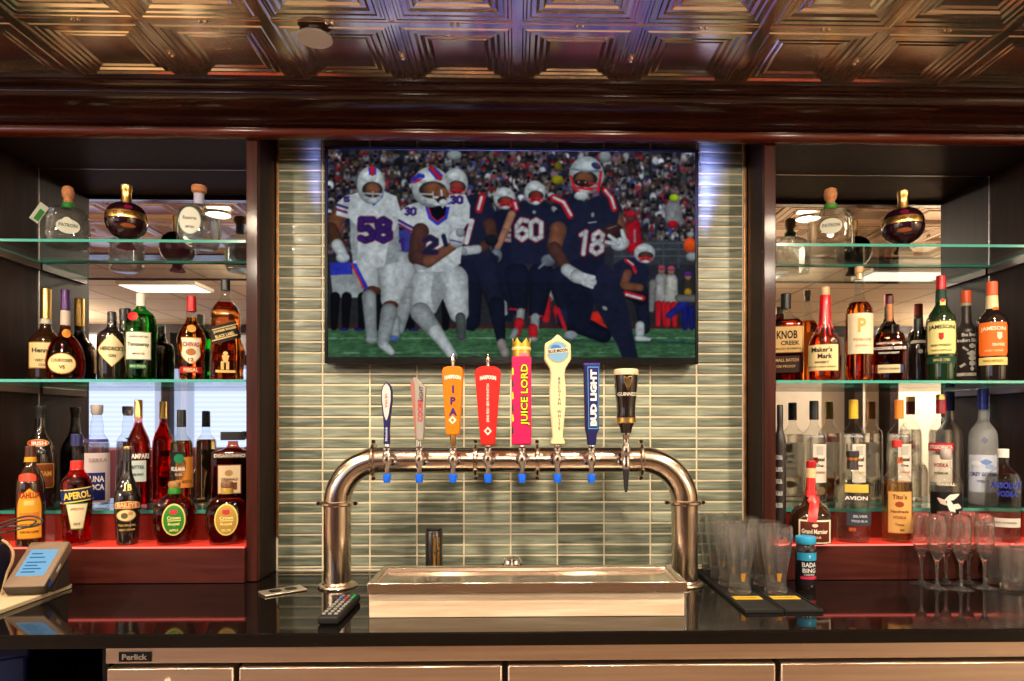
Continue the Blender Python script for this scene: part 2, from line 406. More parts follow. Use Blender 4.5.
# ---- glass tile splashback
def tile_mat():
    m, nt, out = _new('green_glass_tile')
    b = nt.nodes.new('ShaderNodeBsdfPrincipled'); nt.links.new(b.outputs[0], out.inputs[0])
    b.inputs['Roughness'].default_value = .4; b.inputs['Coat Weight'].default_value = .55; b.inputs['Coat Roughness'].default_value = .07
    tc = nt.nodes.new('ShaderNodeTexCoord'); mp = nt.nodes.new('ShaderNodeMapping'); mp.inputs['Scale'].default_value = (5, 5, 60)
    nt.links.new(tc.outputs['Object'], mp.inputs[0])
    n = nt.nodes.new('ShaderNodeTexNoise'); n.inputs['Scale'].default_value = 1.6; n.inputs['Detail'].default_value = 5
    nt.links.new(mp.outputs[0], n.inputs['Vector'])
    at = nt.nodes.new('ShaderNodeAttribute'); at.attribute_name = 'tone'
    r = nt.nodes.new('ShaderNodeValToRGB'); r.color_ramp.elements[0].position = .3; r.color_ramp.elements[1].position = .75
    r.color_ramp.elements[0].color = (.10,.118,.08,1); r.color_ramp.elements[1].color = (.37,.40,.30,1)
    ad = nt.nodes.new('ShaderNodeMath'); ad.operation = 'ADD'; nt.links.new(n.outputs['Fac'], ad.inputs[0])
    sb = nt.nodes.new('ShaderNodeMath'); sb.operation = 'MULTIPLY_ADD'; sb.inputs[1].default_value = .3; sb.inputs[2].default_value = -.15
    nt.links.new(at.outputs['Fac'], sb.inputs[0]); nt.links.new(sb.outputs[0], ad.inputs[1])
    nt.links.new(ad.outputs[0], r.inputs[0]); nt.links.new(r.outputs[0], b.inputs['Base Color'])
    mp2 = nt.nodes.new('ShaderNodeMapping'); mp2.inputs['Scale'].default_value = (9, 9, 40); nt.links.new(tc.outputs['Object'], mp2.inputs[0])
    n2 = nt.nodes.new('ShaderNodeTexNoise'); n2.inputs['Scale'].default_value = 1; n2.inputs['Detail'].default_value = 2; nt.links.new(mp2.outputs[0], n2.inputs['Vector'])
    bp = nt.nodes.new('ShaderNodeBump'); bp.inputs['Strength'].default_value = .5; bp.inputs['Distance'].default_value = .004
    nt.links.new(n2.outputs['Fac'], bp.inputs['Height']); nt.links.new(bp.outputs[0], b.inputs['Normal']); nt.links.new(bp.outputs[0], b.inputs['Coat Normal'])
    return m
M_tile = tile_mat(); M_grout = pr('cream_grout', (.78,.67,.48), .8, var=.06)
tw = MB(); TWd = PX(370, YT) - PX(322.8, YT); THt = 10.62 * YT / F
xg = PX(322.8, YT); zg = PZ(460 - 0.6, 0, YT)
gap = .0052; tones = []
x = xg - 2 * TWd
cols = []
while x < RXO + .2:
    a, b_ = max(x, LXO + .004), min(x + TWd, RXO - .004)
    if b_ - a > .01: cols.append((a, b_))
    x += TWd
z = zg - int((zg - TOP) / THt) * THt - THt
rows = []
NT = EYE + .915
while z < NT:
    a, b_ = max(z, TOP + .004), min(z + THt, NT)
    if b_ - a > .006: rows.append((a, b_))
    z += THt
nb = 0
for (a, b_) in cols:
    for (c0, c1) in rows:
        g = gap / 2; e = .0022
        x0, x1, z0, z1 = a + g, b_ - g, c0 + g, c1 - g
        v = [(x0,YT,z0),(x1,YT,z0),(x1,YT,z1),(x0,YT,z1)] + [(x0,YT-.003,z0),(x1,YT-.003,z0),(x1,YT-.003,z1),(x0,YT-.003,z1)] + [(x0+e,YT-.005,z0+e),(x1-e,YT-.005,z0+e),(x1-e,YT-.005,z1-e),(x0+e,YT-.005,z1-e)]
        f = [(8,9,10,11)]
        for q in range(4):
            r_ = (q + 1) % 4
            f += [(q, r_, r_ + 4, q + 4), (q + 4, r_ + 4, r_ + 8, q + 8)]
        tw.add(v, f, M_tile); tones += [rnd.random()] * 12; nb += 1
ng = len(tw.v)
tw.box(LXO, RXO, YT - .0018, YT + .03, TOP, NT, M_grout)
o = tw.build('wall_splashback', smooth=25)
at = o.data.attributes.new('tone', 'FLOAT', 'POINT'); vals = tones + [0.] * (len(o.data.vertices) - len(tones))
at.data.foreach_set('value', vals[:len(o.data.vertices)])
struct(o)
M_copper = pr('copper_edge', (.55,.28,.13), .35, 1., var=.3, vs=(10,10,30))
for i, (a, b_) in enumerate(((LXO + .001, LXO + .010), (RXO - .010, RXO - .001))):
    o = MB().box(a, b_, YT - .010, YT - .001, PZ(535, 0, YT), NT, M_copper).build('trim_%d' % (20 + i), smooth=0, bevel=.002); struct(o)

o = MB().box(LXO, RXO, 1.984, YT + .02, NT, NT + .02, M_dark).build('trim_22', smooth=0); struct(o)
# ---- cabinets
CABG = 'open bar cabinets either side of the tiled wall'
Z1 = TOP + .106; Z2 = TOP + .198
M_redglow = pr('lit_red_acrylic', (.5,.03,.02), .25, 0, emi=(1.,.07,.03), es=.36)
M_redline = emit('red_led_line', (1.,.16,.12), 2.4)
M_riser = pr('red_riser', (.22,.02,.012), .25, coat=.5)
def cabinet(lab, xa, xb, xo, side):
    """xa inner far side, xb inner side next to the tiles, xo outer face of that side panel"""
    sgn = 1 if xb > xa else -1
    c = thing('bar_cabinet', lab, 'cabinet', ((xa + xb) / 2, YM, TOP), group=CABG)
    ox = -(xa + xb) / 2
    def P(nm, mb, **k):
        mb.v = [(p[0] + ox, p[1] - YM, p[2] - TOP) for p in mb.v]
        return mb.build(nm, c, **k)
    lo, hi = min(xa, xb), max(xa, xb)
    P('stile', MB().box(xb, xo, YF, YF + .02, TOP + .002, SOF + .08, M_red), bevel=.002)
    P('side_panel', MB().box(xb, xo, YF + .0205, YM + .02, TOP + .002, SOF + .08, M_dark))
    P('side_panel', MB().box(xa - sgn * .03, xa, YF, YM + .02, TOP + .002, SOF, M_dark))
    P('top_panel', MB().box(lo, hi, YF - .01, YM + .02, SOF, SOF + .02, M_dark))
    mz = Z2 - .02
    P('mirror', MB().box(lo, hi, YM, YM + .005, mz, SOF, M_mirror), smooth=0)
    # bevelled edge strips of the mirror
    q = MB().box(xa, xa + sgn * .0035, YM - .0025, YM - .0002, Z2, SOF - .001, M_bevel).box(lo, hi, YM - .0025, YM - .0002, SOF - .0035, SOF - .0005, M_bevel)
    P('mirror_edge', q, smooth=0)
    # plinth with two lit steps
    P('plinth', MB().box(lo - (.03 if sgn > 0 else .0), hi + (.0 if sgn > 0 else .03), 1.972, YM, TOP + .001, Z1 - .006, M_base), bevel=.0015)
    st = P('lower_step', MB().box(lo, hi, 1.974, 2.085, Z1 - .0055, Z1, M_redglow), smooth=0); st['label'] = 'red lit acrylic step'
    P('light_strip', MB().box(lo, hi, 1.9715, 1.9738, Z1 - .0045, Z1 - .0005, M_redline), smooth=0)['label'] = 'glowing red edge of the step'
    P('riser', MB().box(lo, hi, 2.085, YM - .001, Z1 - .005, Z2 - .012, M_riser), smooth=0)
    # cleats that carry the glass, on both side walls
    for zz in (EYE + .5275, EYE + .1235):
        for xx, s_ in ((xa, sgn), (xb, -sgn)):
            P('shelf_cleat', MB().box(xx, xx + s_ * .012, YF + .03, YM - .004, zz - .022, zz, pr('cleat_wood', (.09,.05,.04), .3, coat=.5)), bevel=.001)
    return c
cabinet('tall open cabinet left of the tiled wall, mirror backed, dark wood', LX0, LX1, LXO, -1)
cabinet('tall open cabinet right of the tiled wall, mirror backed, dark wood', RX1, RX0, RXO, 1)
ZTOPS = EYE + .536; ZMID = EYE + .132; ZLOW = Z2
SHG = 'glass shelves across the bar cabinets'
def shelf(x0, x1, y0, y1, z, lab, th=.008):
    x0 += .002; x1 -= .002
    s = MB(); h = z - th
    v = [(x0,y0,h),(x1,y0,h),(x1,y1,h),(x0,y1,h),(x0,y0,z),(x1,y0,z),(x1,y1,z),(x0,y1,z)]
    cx, cy = (x0 + x1) / 2, y0
    v = [(a - cx, b_ - cy, c - h) for a, b_, c in v]
    s.add(v, [(0,3,2,1),(4,5,6,7)], M_shelf); s.add(v, [(0,1,5,4),(1,2,6,5),(2,3,7,6),(3,0,4,7)], M_edge)
    return tag(s.build('glass_shelf', loc=(cx, cy, h), smooth=0), lab, 'shelf', SHG)
shelf(LX0, LX1, YF + .003, YM - .006, ZTOPS, 'top glass shelf of the left cabinet, teal edged')
shelf(LX0, LX1, YF + .003, YM - .006, ZMID, 'middle glass shelf of the left cabinet, at eye level')
shelf(LX0, LX1, 2.078, YM - .006, ZLOW, 'lowest glass shelf of the left cabinet, on the red riser', .010)
shelf(RX0, RX1, YF + .003, YM - .006, ZTOPS, 'top glass shelf of the right cabinet, teal edged')
shelf(RX0, RX1, YF + .003, YM - .006, ZMID, 'middle glass shelf of the right cabinet, at eye level')
shelf(RX0, RX1, 2.078, YM - .006, ZLOW, 'lowest glass shelf of the right cabinet, on the red riser', .010)
# ---- counter
def granite():
    m, nt, out = _new('black_granite')
    b = nt.nodes.new('ShaderNodeBsdfPrincipled'); nt.links.new(b.outputs[0], out.inputs[0]); b.inputs['Roughness'].default_value = .055
    b.inputs['Specular IOR Level'].default_value = .35
    tc = nt.nodes.new('ShaderNodeTexCoord'); vo = nt.nodes.new('ShaderNodeTexVoronoi'); vo.inputs['Scale'].default_value = 70
    nt.links.new(tc.outputs['Object'], vo.inputs['Vector'])
    r = nt.nodes.new('ShaderNodeValToRGB'); r.color_ramp.elements[0].position = .04; r.color_ramp.elements[1].position = .11
    r.color_ramp.elements[0].color = (.16,.12,.08,1); r.color_ramp.elements[1].color = (.0045,.0035,.003,1)
    n = nt.nodes.new('ShaderNodeTexNoise'); n.inputs['Scale'].default_value = 9; nt.links.new(tc.outputs['Object'], n.inputs['Vector'])
    nt.links.new(vo.outputs['Distance'], r.inputs[0])
    r2 = nt.nodes.new('ShaderNodeValToRGB'); r2.color_ramp.elements[0].position = .55; r2.color_ramp.elements[1].position = .75
    mx = nt.nodes.new('ShaderNodeMix'); mx.data_type = 'RGBA'; mx.inputs['A'].default_value = (.0045,.0035,.003,1)
    nt.links.new(n.outputs['Fac'], r2.inputs[0]); nt.links.new(r2.outputs[0], mx.inputs['Factor']); nt.links.new(r.outputs[0], mx.inputs['B'])
    nt.links.new(mx.outputs['Result'], b.inputs['Base Color'])
    return m
M_gran = granite()
o = MB().box(-2.4, 2.5, 1.495, 2.30, TOP - .031, TOP, M_gran).build('counter_top', smooth=0, bevel=.003)
tag(o, 'long polished black granite counter top with a square edge', 'counter top')
# ---- back bar cooler under the counter
YC = 1.535
xs = [PX(107, YC), PX(238, YC), PX(505, YC), PX(776.5, YC), PX(1046, YC), PX(1300, YC)]
cl = thing('bar_cooler', 'stainless steel under counter bar cooler with wide flat doors', 'cooler', ((xs[0] + xs[-1]) / 2, YC, 0))
cx0 = -(xs[0] + xs[-1]) / 2
def PC(nm, mb, par=cl, **k):
    mb.v = [(p[0] + cx0, p[1] - YC, p[2]) for p in mb.v]; return mb.build(nm, par, **k)
zr1, zr0, zd = PZ(644.5, 0, YC), PZ(660, 0, YC), PZ(663.2, 0, YC)
PC('body', MB().box(xs[0] + .01, xs[-1], YC + .03, 2.15, .08, TOP - .032, M_black).box(xs[0] + .04, xs[-1], YC + .06, 2.1, 0, .08, M_black))
PC('header_rail', MB().box(xs[0], xs[-1], YC - .006, YC + .03, zr0, TOP - .032, M_steel), bevel=.002)
for i in range(5):
    g = .006
    d = PC('door', MB().box(xs[i] + g, xs[i + 1] - g, YC - .012, YC + .028, .12, zd, M_steel), bevel=.004)
    MB().box((xs[i]+xs[i+1])/2 - .12 + cx0, (xs[i]+xs[i+1])/2 + .12 + cx0, -.045, -.012, .62, .64, M_steel).build('handle', d, bevel=.003)
    if i == 0:
        kx = PX(171, YC) + cx0; kz = PZ(676, 0, YC)
        MB().lathe([(.007,0),(.007,.004),(.0045,.008),(.0045,.014),(.002,.015)], M_chrome, seg=20, M=Matrix.Translation((kx, -.012, kz)) @ Matrix.Rotation(PI/2, 4, 'X')).build('lock', d)
bx0, bx1 = PX(121, YC), PX(153, YC); bz0, bz1 = PZ(657.5, 0, YC), PZ(648, 0, YC)
bd = MB().box(bx0, bx1, YC - .009, YC - .006, bz0, bz1, M_black)
bd.text(flat(YC - .009), 'Perlick', (bx0 + bx1) / 2, (bz0 + bz1) / 2, .013, ink((.42,.36,.30)), w=.055, bold=.03)
PC('badge', bd, smooth=0)
# blue crate and a steel shelf bracket in the dark space left of the cooler
o = MB().box(-.17, .17, -.16, .16, 0, .28, pr('blue_plastic', (.004,.02,.12), .5)).box(-.18, .18, -.17, .17, .25, .29, pr('blue_plastic', (.004,.02,.12), .5)).build('plastic_crate', loc=(-1.50, 1.86, .519), rz=.5, bevel=.01)
tag(o, 'blue plastic crate in the dark space under the counter', 'crate')
sh = MB().box(-1.9, xs[0] - .02, 1.56, 2.2, .50, .518, M_black).box(-1.9, xs[0] - .02, 2.2, 2.22, .0, TOP - .032, M_black).box(-1.9, -1.88, 1.56, 2.2, 0, TOP - .032, M_black).box(xs[0] - .025, xs[0] - .01, 1.56, 2.2, 0, TOP - .032, M_black)
sh.box(-2.3,-1.9,1.56,1.6,0,.88,M_black)
o = sh.build('under_counter_shelf', smooth=0); tag(o, 'black shelf space beneath the counter, left of the cooler', 'shelf')
# ================================================================ TELEVISION, painted picture as vertex colours on its screen
YV = 2.075
tx0, tx1 = PX(325, YV), PX(698, YV); tz1, tz0 = PZ(148.5, 0, YV), PZ(364, 0, YV)
sx0, sx1 = PX(328.2, YV), PX(694.8, YV); sz1, sz0 = PZ(151.5, 0, YV), PZ(357.5, 0, YV)
NU, NV = 560, 316
U0, U1, V0, V1 = 21., 984., 56., 597.5
img = np.zeros((NV, NU, 3), np.float32)
uu = U0 + (np.arange(NU) + .5) / NU * (U1 - U0); vv = V0 + (np.arange(NV) + .5) / NV * (V1 - V0)
UU, VV = np.meshgrid(uu, vv)
rs = np.random.RandomState(3)
def _box(x0, y0, x1, y1):
    a = int(max(0, (x0 - U0) / (U1 - U0) * NU - 2)); b = int(min(NU, (x1 - U0) / (U1 - U0) * NU + 3))
    c = int(max(0, (y0 - V0) / (V1 - V0) * NV - 2)); d = int(min(NV, (y1 - V0) / (V1 - V0) * NV + 3))
    return c, d, a, b
def _put(win, m, col, nz=.0, sh=None):
    c, d, a, b = win
    col = np.array(col, np.float32)
    sub = img[c:d, a:b]; m = np.clip(m, 0, 1)[..., None]
    cc = col
    if nz: cc = col * (1 + .4 * nz * rs.randn(d - c, b - a, 1).astype(np.float32))
    if sh is not None: cc = cc * sh[..., None]
    img[c:d, a:b] = sub * (1 - m) + cc * m
def ell(x, y, rx, ry, col, rot=0., soft=1.2, nz=.05):
    R = max(rx, ry) + 3; w = _box(x - R, y - R, x + R, y + R); c, d, a, b = w
    if d <= c or b <= a: return
    dx = UU[c:d, a:b] - x; dy = VV[c:d, a:b] - y
    if rot: dx, dy = dx * math.cos(rot) + dy * math.sin(rot), -dx * math.sin(rot) + dy * math.cos(rot)
    r = np.sqrt((dx / rx) ** 2 + (dy / ry) ** 2)
    _put(w, (1 - r) * min(rx, ry) / soft + .5, col, nz, 1 - .30 * np.clip(r, 0, 1) ** 3 - .16 * np.clip(dy / ry, -1, 1))
def cap(x0, y0, x1, y1, r0, r1, col, soft=1.2, nz=.05):
    R = max(r0, r1) + 3; w = _box(min(x0, x1) - R, min(y0, y1) - R, max(x0, x1) + R, max(y0, y1) + R); c, d, a, b = w
    if d <= c or b <= a: return
    px, py = UU[c:d, a:b] - x0, VV[c:d, a:b] - y0
    L = (x1 - x0) ** 2 + (y1 - y0) ** 2 + 1e-6
    t = np.clip((px * (x1 - x0) + py * (y1 - y0)) / L, 0, 1)
    dist = np.sqrt((px - t * (x1 - x0)) ** 2 + (py - t * (y1 - y0)) ** 2)
    rr_ = r0 + (r1 - r0) * t
    _put(w, (rr_ - dist) / soft + .5, col, nz, 1 - (.34 if R > 9 else 0.) * np.clip(dist / rr_, 0, 1) ** 2.5)
def line(pts, r, col, **k):
    for i in range(len(pts) - 1): cap(pts[i][0], pts[i][1], pts[i+1][0], pts[i+1][1], r, r, col, **k)
def poly(pts, col, nz=.05):
    xs_ = [p[0] for p in pts]; ys_ = [p[1] for p in pts]; w = _box(min(xs_), min(ys_), max(xs_), max(ys_)); c, d, a, b = w
    X_, Y_ = UU[c:d, a:b], VV[c:d, a:b]; ins = np.zeros(X_.shape, bool)
    for i in range(len(pts)):
        x0, y0 = pts[i]; x1, y1 = pts[(i + 1) % len(pts)]
        if y0 == y1: continue
        cnd = ((y0 > Y_) != (y1 > Y_)) & (X_ < (x1 - x0) * (Y_ - y0) / (y1 - y0) + x0)
        ins ^= cnd
    _put(w, ins.astype(np.float32), col, nz)
    for i in range(len(pts)): cap(pts[i][0], pts[i][1], pts[(i+1)%len(pts)][0], pts[(i+1)%len(pts)][1], 1.5, 1.5, col, nz=nz)
SEG = {'0': [[(0,.15),(.5,0),(1,.15),(1,.85),(.5,1),(0,.85),(0,.15)]], '1': [[(.15,.15),(.6,0),(.6,1)]], '2': [[(0,.2),(.5,0),(1,.2),(1,.4),(0,1),(1,1)]],
 '3': [[(0,.1),(.5,0),(1,.2),(.4,.47),(1,.7),(.5,1),(0,.88)]], '5': [[(1,0),(.05,0),(0,.45),(.6,.4),(1,.65),(.9,.9),(.4,1),(0,.9)]], '6': [[(1,.05),(.4,0),(0,.3),(0,.8),(.5,1),(1,.8),(1,.55),(.5,.42),(0,.6)]],
 '7': [[(0,0),(1,0),(.4,1)]], '8': [[(.5,0),(.95,.15),(.9,.38),(.5,.47),(.1,.38),(.05,.15),(.5,0)],[(.5,.47),(1,.62),(1,.85),(.5,1),(0,.85),(0,.62),(.5,.47)]], '9': [[(1,.5),(.4,.55),(0,.35),(.1,.1),(.5,0),(1,.15),(1,.7),(.6,1),(0,.95)]]}
def num(s, x, y, w, h, r, col, edge=None, sk=0.):
    for i, ch in enumerate(s):
        for st in SEG[ch]:
            P = [(x + i * w * 1.35 + a * w + sk * (1 - b) * h, y + b * h) for a, b in st]
            if edge: line(P, r + 2.2, edge, nz=0)
    for i, ch in enumerate(s):
        for st in SEG[ch]:
            P = [(x + i * w * 1.35 + a * w + sk * (1 - b) * h, y + b * h) for a, b in st]
            line(P, r, col, nz=.03)
NAVY = (.075,.09,.155); NAVD = (.055,.07,.13); WHT = (.62,.65,.66); WSH = (.47,.50,.51); GRY = (.34,.37,.40); REDC = (.62,.09,.13); BRN = (.38,.235,.16); DBR = (.25,.15,.105); PURP = (.17,.10,.34); BLU = (.13,.17,.58); SKIN = (.52,.36,.28)
# crowd
img[:] = (.11,.115,.15)
pal = [(.05,.055,.09)]*9 + [(.10,.11,.15)]*6 + [(.16,.13,.12)]*4 + [(.55,.56,.60)]*4 + [(.30,.31,.36)]*5 + [(.50,.07,.10)]*3 + [(.12,.15,.40)]*2 + [(.30,.27,.16),(.16,.24,.18),(.38,.24,.34)]
for row in range(24):
    y = 52 + row * 11.5
    for kx in range(52):
        x = 10 + kx * 19.2 + rs.uniform(-6, 6); yy = y + rs.uniform(-5, 5)
        c = np.array(pal[rs.randint(len(pal))]); c = (c * .72 + c.mean() * .28 + .035) * rs.uniform(.7, 1.25)
        ell(x, yy + 9, rs.uniform(8, 12), rs.uniform(9, 14), c, soft=4)
        if rs.rand() < .8:
            hc = np.array([(.36,.27,.24),(.42,.33,.30),(.26,.19,.17)][rs.randint(3)]) * rs.uniform(.75, 1.25); ell(x, yy, 4.8, 6, hc, soft=3.2)
            if rs.rand() < .75:
                hc = np.array(pal[rs.randint(len(pal))]) * .8; ell(x, yy - 4.6, 5.4, 4.2, hc, soft=3)
# sideline wall and railing
poly([(0,330),(1000,300),(1000,520),(0,520)], (.12,.125,.14)); poly([(770,290),(1000,290),(1000,350),(770,350)], (.17,.185,.195))
for y in (296, 312, 330): line([(770, y), (1000, y - 2)], 1.6, (.25,.28,.29))
for x in (900, 940, 985): line([(x, 290), (x, 360)], 1.6, (.22,.25,.26))
poly([(0,517),(1000,514),(1000,640),(0,640)], (.20,.335,.225), nz=.08); poly([(0,514),(1000,510),(1000,518),(0,521)], (.20,.10,.10))
for y in (545, 583): line([(0, y + 3), (1000, y - 1)], 1.6, (.36,.50,.40))
line([(640, 552), (1000, 558)], 4, (.11,.21,.20)); line([(380,590),(1000,592)], 1.2, (.32,.46,.36))
for i in range(900):
    ell(rs.uniform(20, 985), rs.uniform(522, 598), rs.uniform(4, 14), 1.4, np.array((.19,.32,.21)) * rs.uniform(.75, 1.3), soft=2)
# sideline people
def staff(x, y, top, leg, h=1., hat=None):
    cap(x, y, x, y + 50 * h, 17 * h, 19 * h, top); cap(x - 8, y + 65 * h, x - 9, y + 118 * h, 9 * h, 7 * h, leg); cap(x + 8, y + 65 * h, x + 10, y + 118 * h, 9 * h, 7 * h, leg)
    ell(x, y - 24 * h, 9 * h, 11 * h, SKIN)
    if hat: ell(x, y - 31 * h, 10 * h, 7 * h, hat)
poly([(28,352),(78,350),(84,392),(30,392)], BLU); poly([(30,385),(130,380),(120,440),(36,440)], WSH)
for x in (40, 70, 112, 150, 222, 240, 330, 400): cap(x, 440, x - 3, 518, 13, 9, (.04,.045,.06))
for x in (62, 100, 215, 246): ell(x, 524, 12, 4, (.10,.10,.38))
staff(895, 390, (.50,.50,.50), REDC, 1., (.5,.2,.28)); staff(920, 392, (.56,.56,.54), REDC, 1., (.55,.25,.3)); cap(872, 400, 868, 470, 10, 7, (.40,.40,.40))
staff(965, 405, (.16,.15,.13), (.07,.09,.36), .95, (.30,.12,.42)); cap(960, 450, 915, 485, 11, 8, (.09,.12,.42)); ell(965, 425, 10, 12, (.55,.42,.12)); cap(940,440,985,440,10,10,(.33,.33,.32))
ell(970, 300, 17, 22, (.75,.27,.08)); ell(975, 330, 16, 12, WSH); ell(972, 272, 10, 8, WSH)
cap(818, 250, 822, 300, 20, 24, (.55,.05,.08)); ell(812, 228, 12, 14, (.30,.18,.15)); ell(811, 219, 13, 9, (.62,.08,.12)); cap(824, 262, 824, 292, 3, 3, (.5,.4,.42))
ell(928, 175, 13, 10, (.55,.65,.10)); cap(925, 205, 927, 225, 22, 24, (.42,.43,.44)); ell(925, 245, 14, 10, (.55,.06,.09)); ell(925, 222, 8, 9, WSH)
ell(622, 95, 10, 13, (.34,.30,.10)); ell(620, 130, 16, 12, (.45,.43,.08)); ell(350, 68, 20, 13, WSH); ell(745, 68, 16, 16, WSH)
cap(592, 385, 592, 435, 20, 20, WSH); cap(590, 445, 590, 495, 14, 11, REDC); cap(625, 400, 630, 460, 5, 5, REDC); cap(620,470,625,500,12,9,REDC)
def helmet(x, y, rx, ry, shell_, mask, face, side=1, fy=.22):
    ell(x, y, rx, ry, shell_, nz=.04); ell(x - side * rx * .18, y - ry * .45, rx * .55, ry * .32, tuple(min(1, c * 1.12) for c in shell_), soft=6)
    ell(x + side * rx * .1, y + ry * (fy + .02), rx * .72, ry * .42, tuple(c * .25 for c in shell_))
    ell(x + side * rx * .12, y + ry * (fy + .02), rx * .52, ry * .36, face, soft=3)
    cap(x - rx * .55, y + ry * (fy + .22), x + rx * .72, y + ry * (fy + .26), 2., 2., mask); cap(x - rx * .45, y + ry * (fy + .46), x + rx * .62, y + ry * (fy + .5), 2.2, 2.2, mask)
    cap(x + side * rx * .12, y + ry * (fy + .12), x + side * rx * .12, y + ry * (fy + .5), 1.6, 1.6, mask)
    ell(x + side * rx * .12, y + ry * (fy + .62), rx * .36, ry * .17, WHT)
# kneeling navy player at right
cap(850, 520, 838, 420, 14, 20, NAVY); cap(838, 512, 838, 530, 12, 12, WHT); cap(832, 545, 862, 548, 8, 5, WHT); cap(795, 415, 840, 440, 20, 18, NAVD); line([(800,428),(845,440)], 8, REDC); line([(802,431),(842,441)], 3.2, WHT)
poly([(770,352),(800,335),(845,335),(862,370),(850,420),(795,415),(772,385)], NAVY); cap(805, 375, 795, 405, 12, 11, BRN); cap(800, 408, 838, 412, 11, 10, BRN); line([(800,340),(818,352),(826,372)], 4.5, REDC); line([(805,340),(820,352)], 1.8, WHT)
helmet(850, 322, 28, 26, WHT, REDC, DBR, 1)
ell(722, 497, 20, 22, (.66,.13,.10)); cap(700, 500, 745, 515, 6, 6, (.62,.12,.10))
# navy player far back (number ending 9)
poly([(448,222),(470,212),(512,215),(520,330),(515,440),(500,500),(480,500),(465,440),(450,350)], NAVD); num('9', 484, 262, 22, 28, 4.5, WSH, REDC)
cap(478, 440, 480, 490, 12, 9, NAVD); cap(480,455,482,480,8,8,WSH); helmet(481, 180, 29, 29, WHT, REDC, (.45,.16,.13), 1)
# number 60
cap(514, 380, 522, 468, 32, 20, NAVD); cap(578, 380, 566, 478, 34, 21, NAVD); line([(495,470),(535,472)], 2.5, REDC); line([(548,490),(580,488)], 2.5, REDC)
cap(524, 478, 520, 512, 11, 10, WSH); cap(520, 505, 514, 532, 13, 10, REDC); cap(510,528,502,542,9,7,WSH); cap(562, 492, 560, 520, 12, 11, WSH); cap(556, 520, 556, 540, 12, 11, REDC); ell(556, 549, 13, 6, WSH)
poly([(500,205),(530,190),(590,190),(618,205),(612,300),(606,350),(500,350),(500,280)], NAVY); line([(506,192),(512,206)], 9, REDC); line([(509,192),(513,206)], 3, WHT)
num('60', 514, 236, 27, 52, 6.5, WHT, REDC); ell(559, 216, 5, 5, WSH)
cap(500, 222, 482, 268, 11, 10, SKIN); cap(482, 268, 462, 312, 10, 8, SKIN); ell(460, 330, 15, 19, GRY); ell(458, 338, 9, 9, (.12,.13,.15)); ell(596, 342, 19, 16, GRY); cap(585,350,572,362,4,3,GRY)
helmet(561, 165, 28, 32, WHT, REDC, (.38,.14,.11), 1)
# navy number 7, behind 30
cap(392, 350, 392, 500, 34, 26, NAVD); cap(430, 350, 460, 460, 34, 22, NAVY); cap(460, 460, 472, 548, 22, 12, NAVD); cap(474, 560, 482, 584, 13, 12, (.50,.47,.46)); cap(370, 500, 368, 545, 12, 12, GRY)
poly([(372,180),(405,170),(440,178),(455,215),(448,255),(440,340),(366,340),(366,220)], NAVY); line([(424,176),(414,210)], 10, REDC); line([(421,178),(413,208)], 3.6, WHT)
num('7', 372, 240, 24, 56, 6, WHT, REDC); cap(442, 248, 450, 285, 17, 14, DBR); cap(450, 290, 418, 312, 14, 12, DBR); ell(447, 290, 17, 15, (.06,.08,.09)); cap(410, 314, 376, 318, 12, 12, WHT); ell(372, 320, 12, 10, WSH)
helmet(353, 142, 33, 40, WHT, REDC, (.45,.17,.14), 1)
# second white shirt between
cap(222, 300, 232, 350, 30, 34, WSH); cap(232, 380, 205, 520, 34, 16, WSH); poly([(205,268),(235,262),(238,320),(215,322)], (.17,.18,.45)); ell(206, 335, 13, 18, (.10,.20,.55)); num('1', 205, 290, 18, 30, 4, PURP)
cap(196, 500, 196, 545, 14, 11, WSH); ell(192, 548, 14, 8, (.25,.33,.55))
# player 58
cap(120, 372, 132, 415, 36, 24, WHT); cap(200, 370, 185, 445, 52, 27, WHT); ell(136, 424, 23, 13, DBR); ell(184, 461, 20, 12, DBR); cap(128, 440, 134, 540, 19, 14, WSH); cap(180, 478, 164, 560, 22, 15, WSH); cap(168, 566, 186, 583, 13, 9, WHT); ell(134, 552, 15, 10, WSH)
line([(88,352),(120,415)], 5.5, BLU); line([(83,354),(114,416)], 2.4, REDC)
cap(52, 225, 30, 262, 22, 17, BRN); cap(30, 262, 50, 302, 16, 14, DBR); cap(46, 305, 62, 335, 16, 13, WHT); ell(60, 338, 18, 13, WHT)
poly([(46,196),(66,178),(105,168),(168,166),(198,178),(208,215),(200,250),(204,345),(150,362),(88,350),(82,300),(80,235),(44,226)], WHT)
poly([(80,240),(100,260),(96,340),(88,345),(82,300)], WSH); poly([(180,300),(204,250),(204,345),(170,355)], WSH)
line([(46,200),(72,208)], 3, PURP); line([(44,212),(70,220)], 3, (.33,.10,.25)); line([(122,176),(140,196),(160,176)], 5, BLU); line([(125,174),(140,190),(157,174)], 2, REDC); num('5', 64, 180, 12, 11, 2.2, PURP)
num('58', 106, 238, 32, 54, 7.5, PURP, (.50,.15,.28))
helmet(133, 148, 37, 49, WHT, (.55,.56,.58), BRN, 1); cap(135, 103, 137, 118, 7, 6, REDC); line([(128,104),(130,120)], 2.2, BLU); line([(144,104),(145,119)], 2.2, BLU)
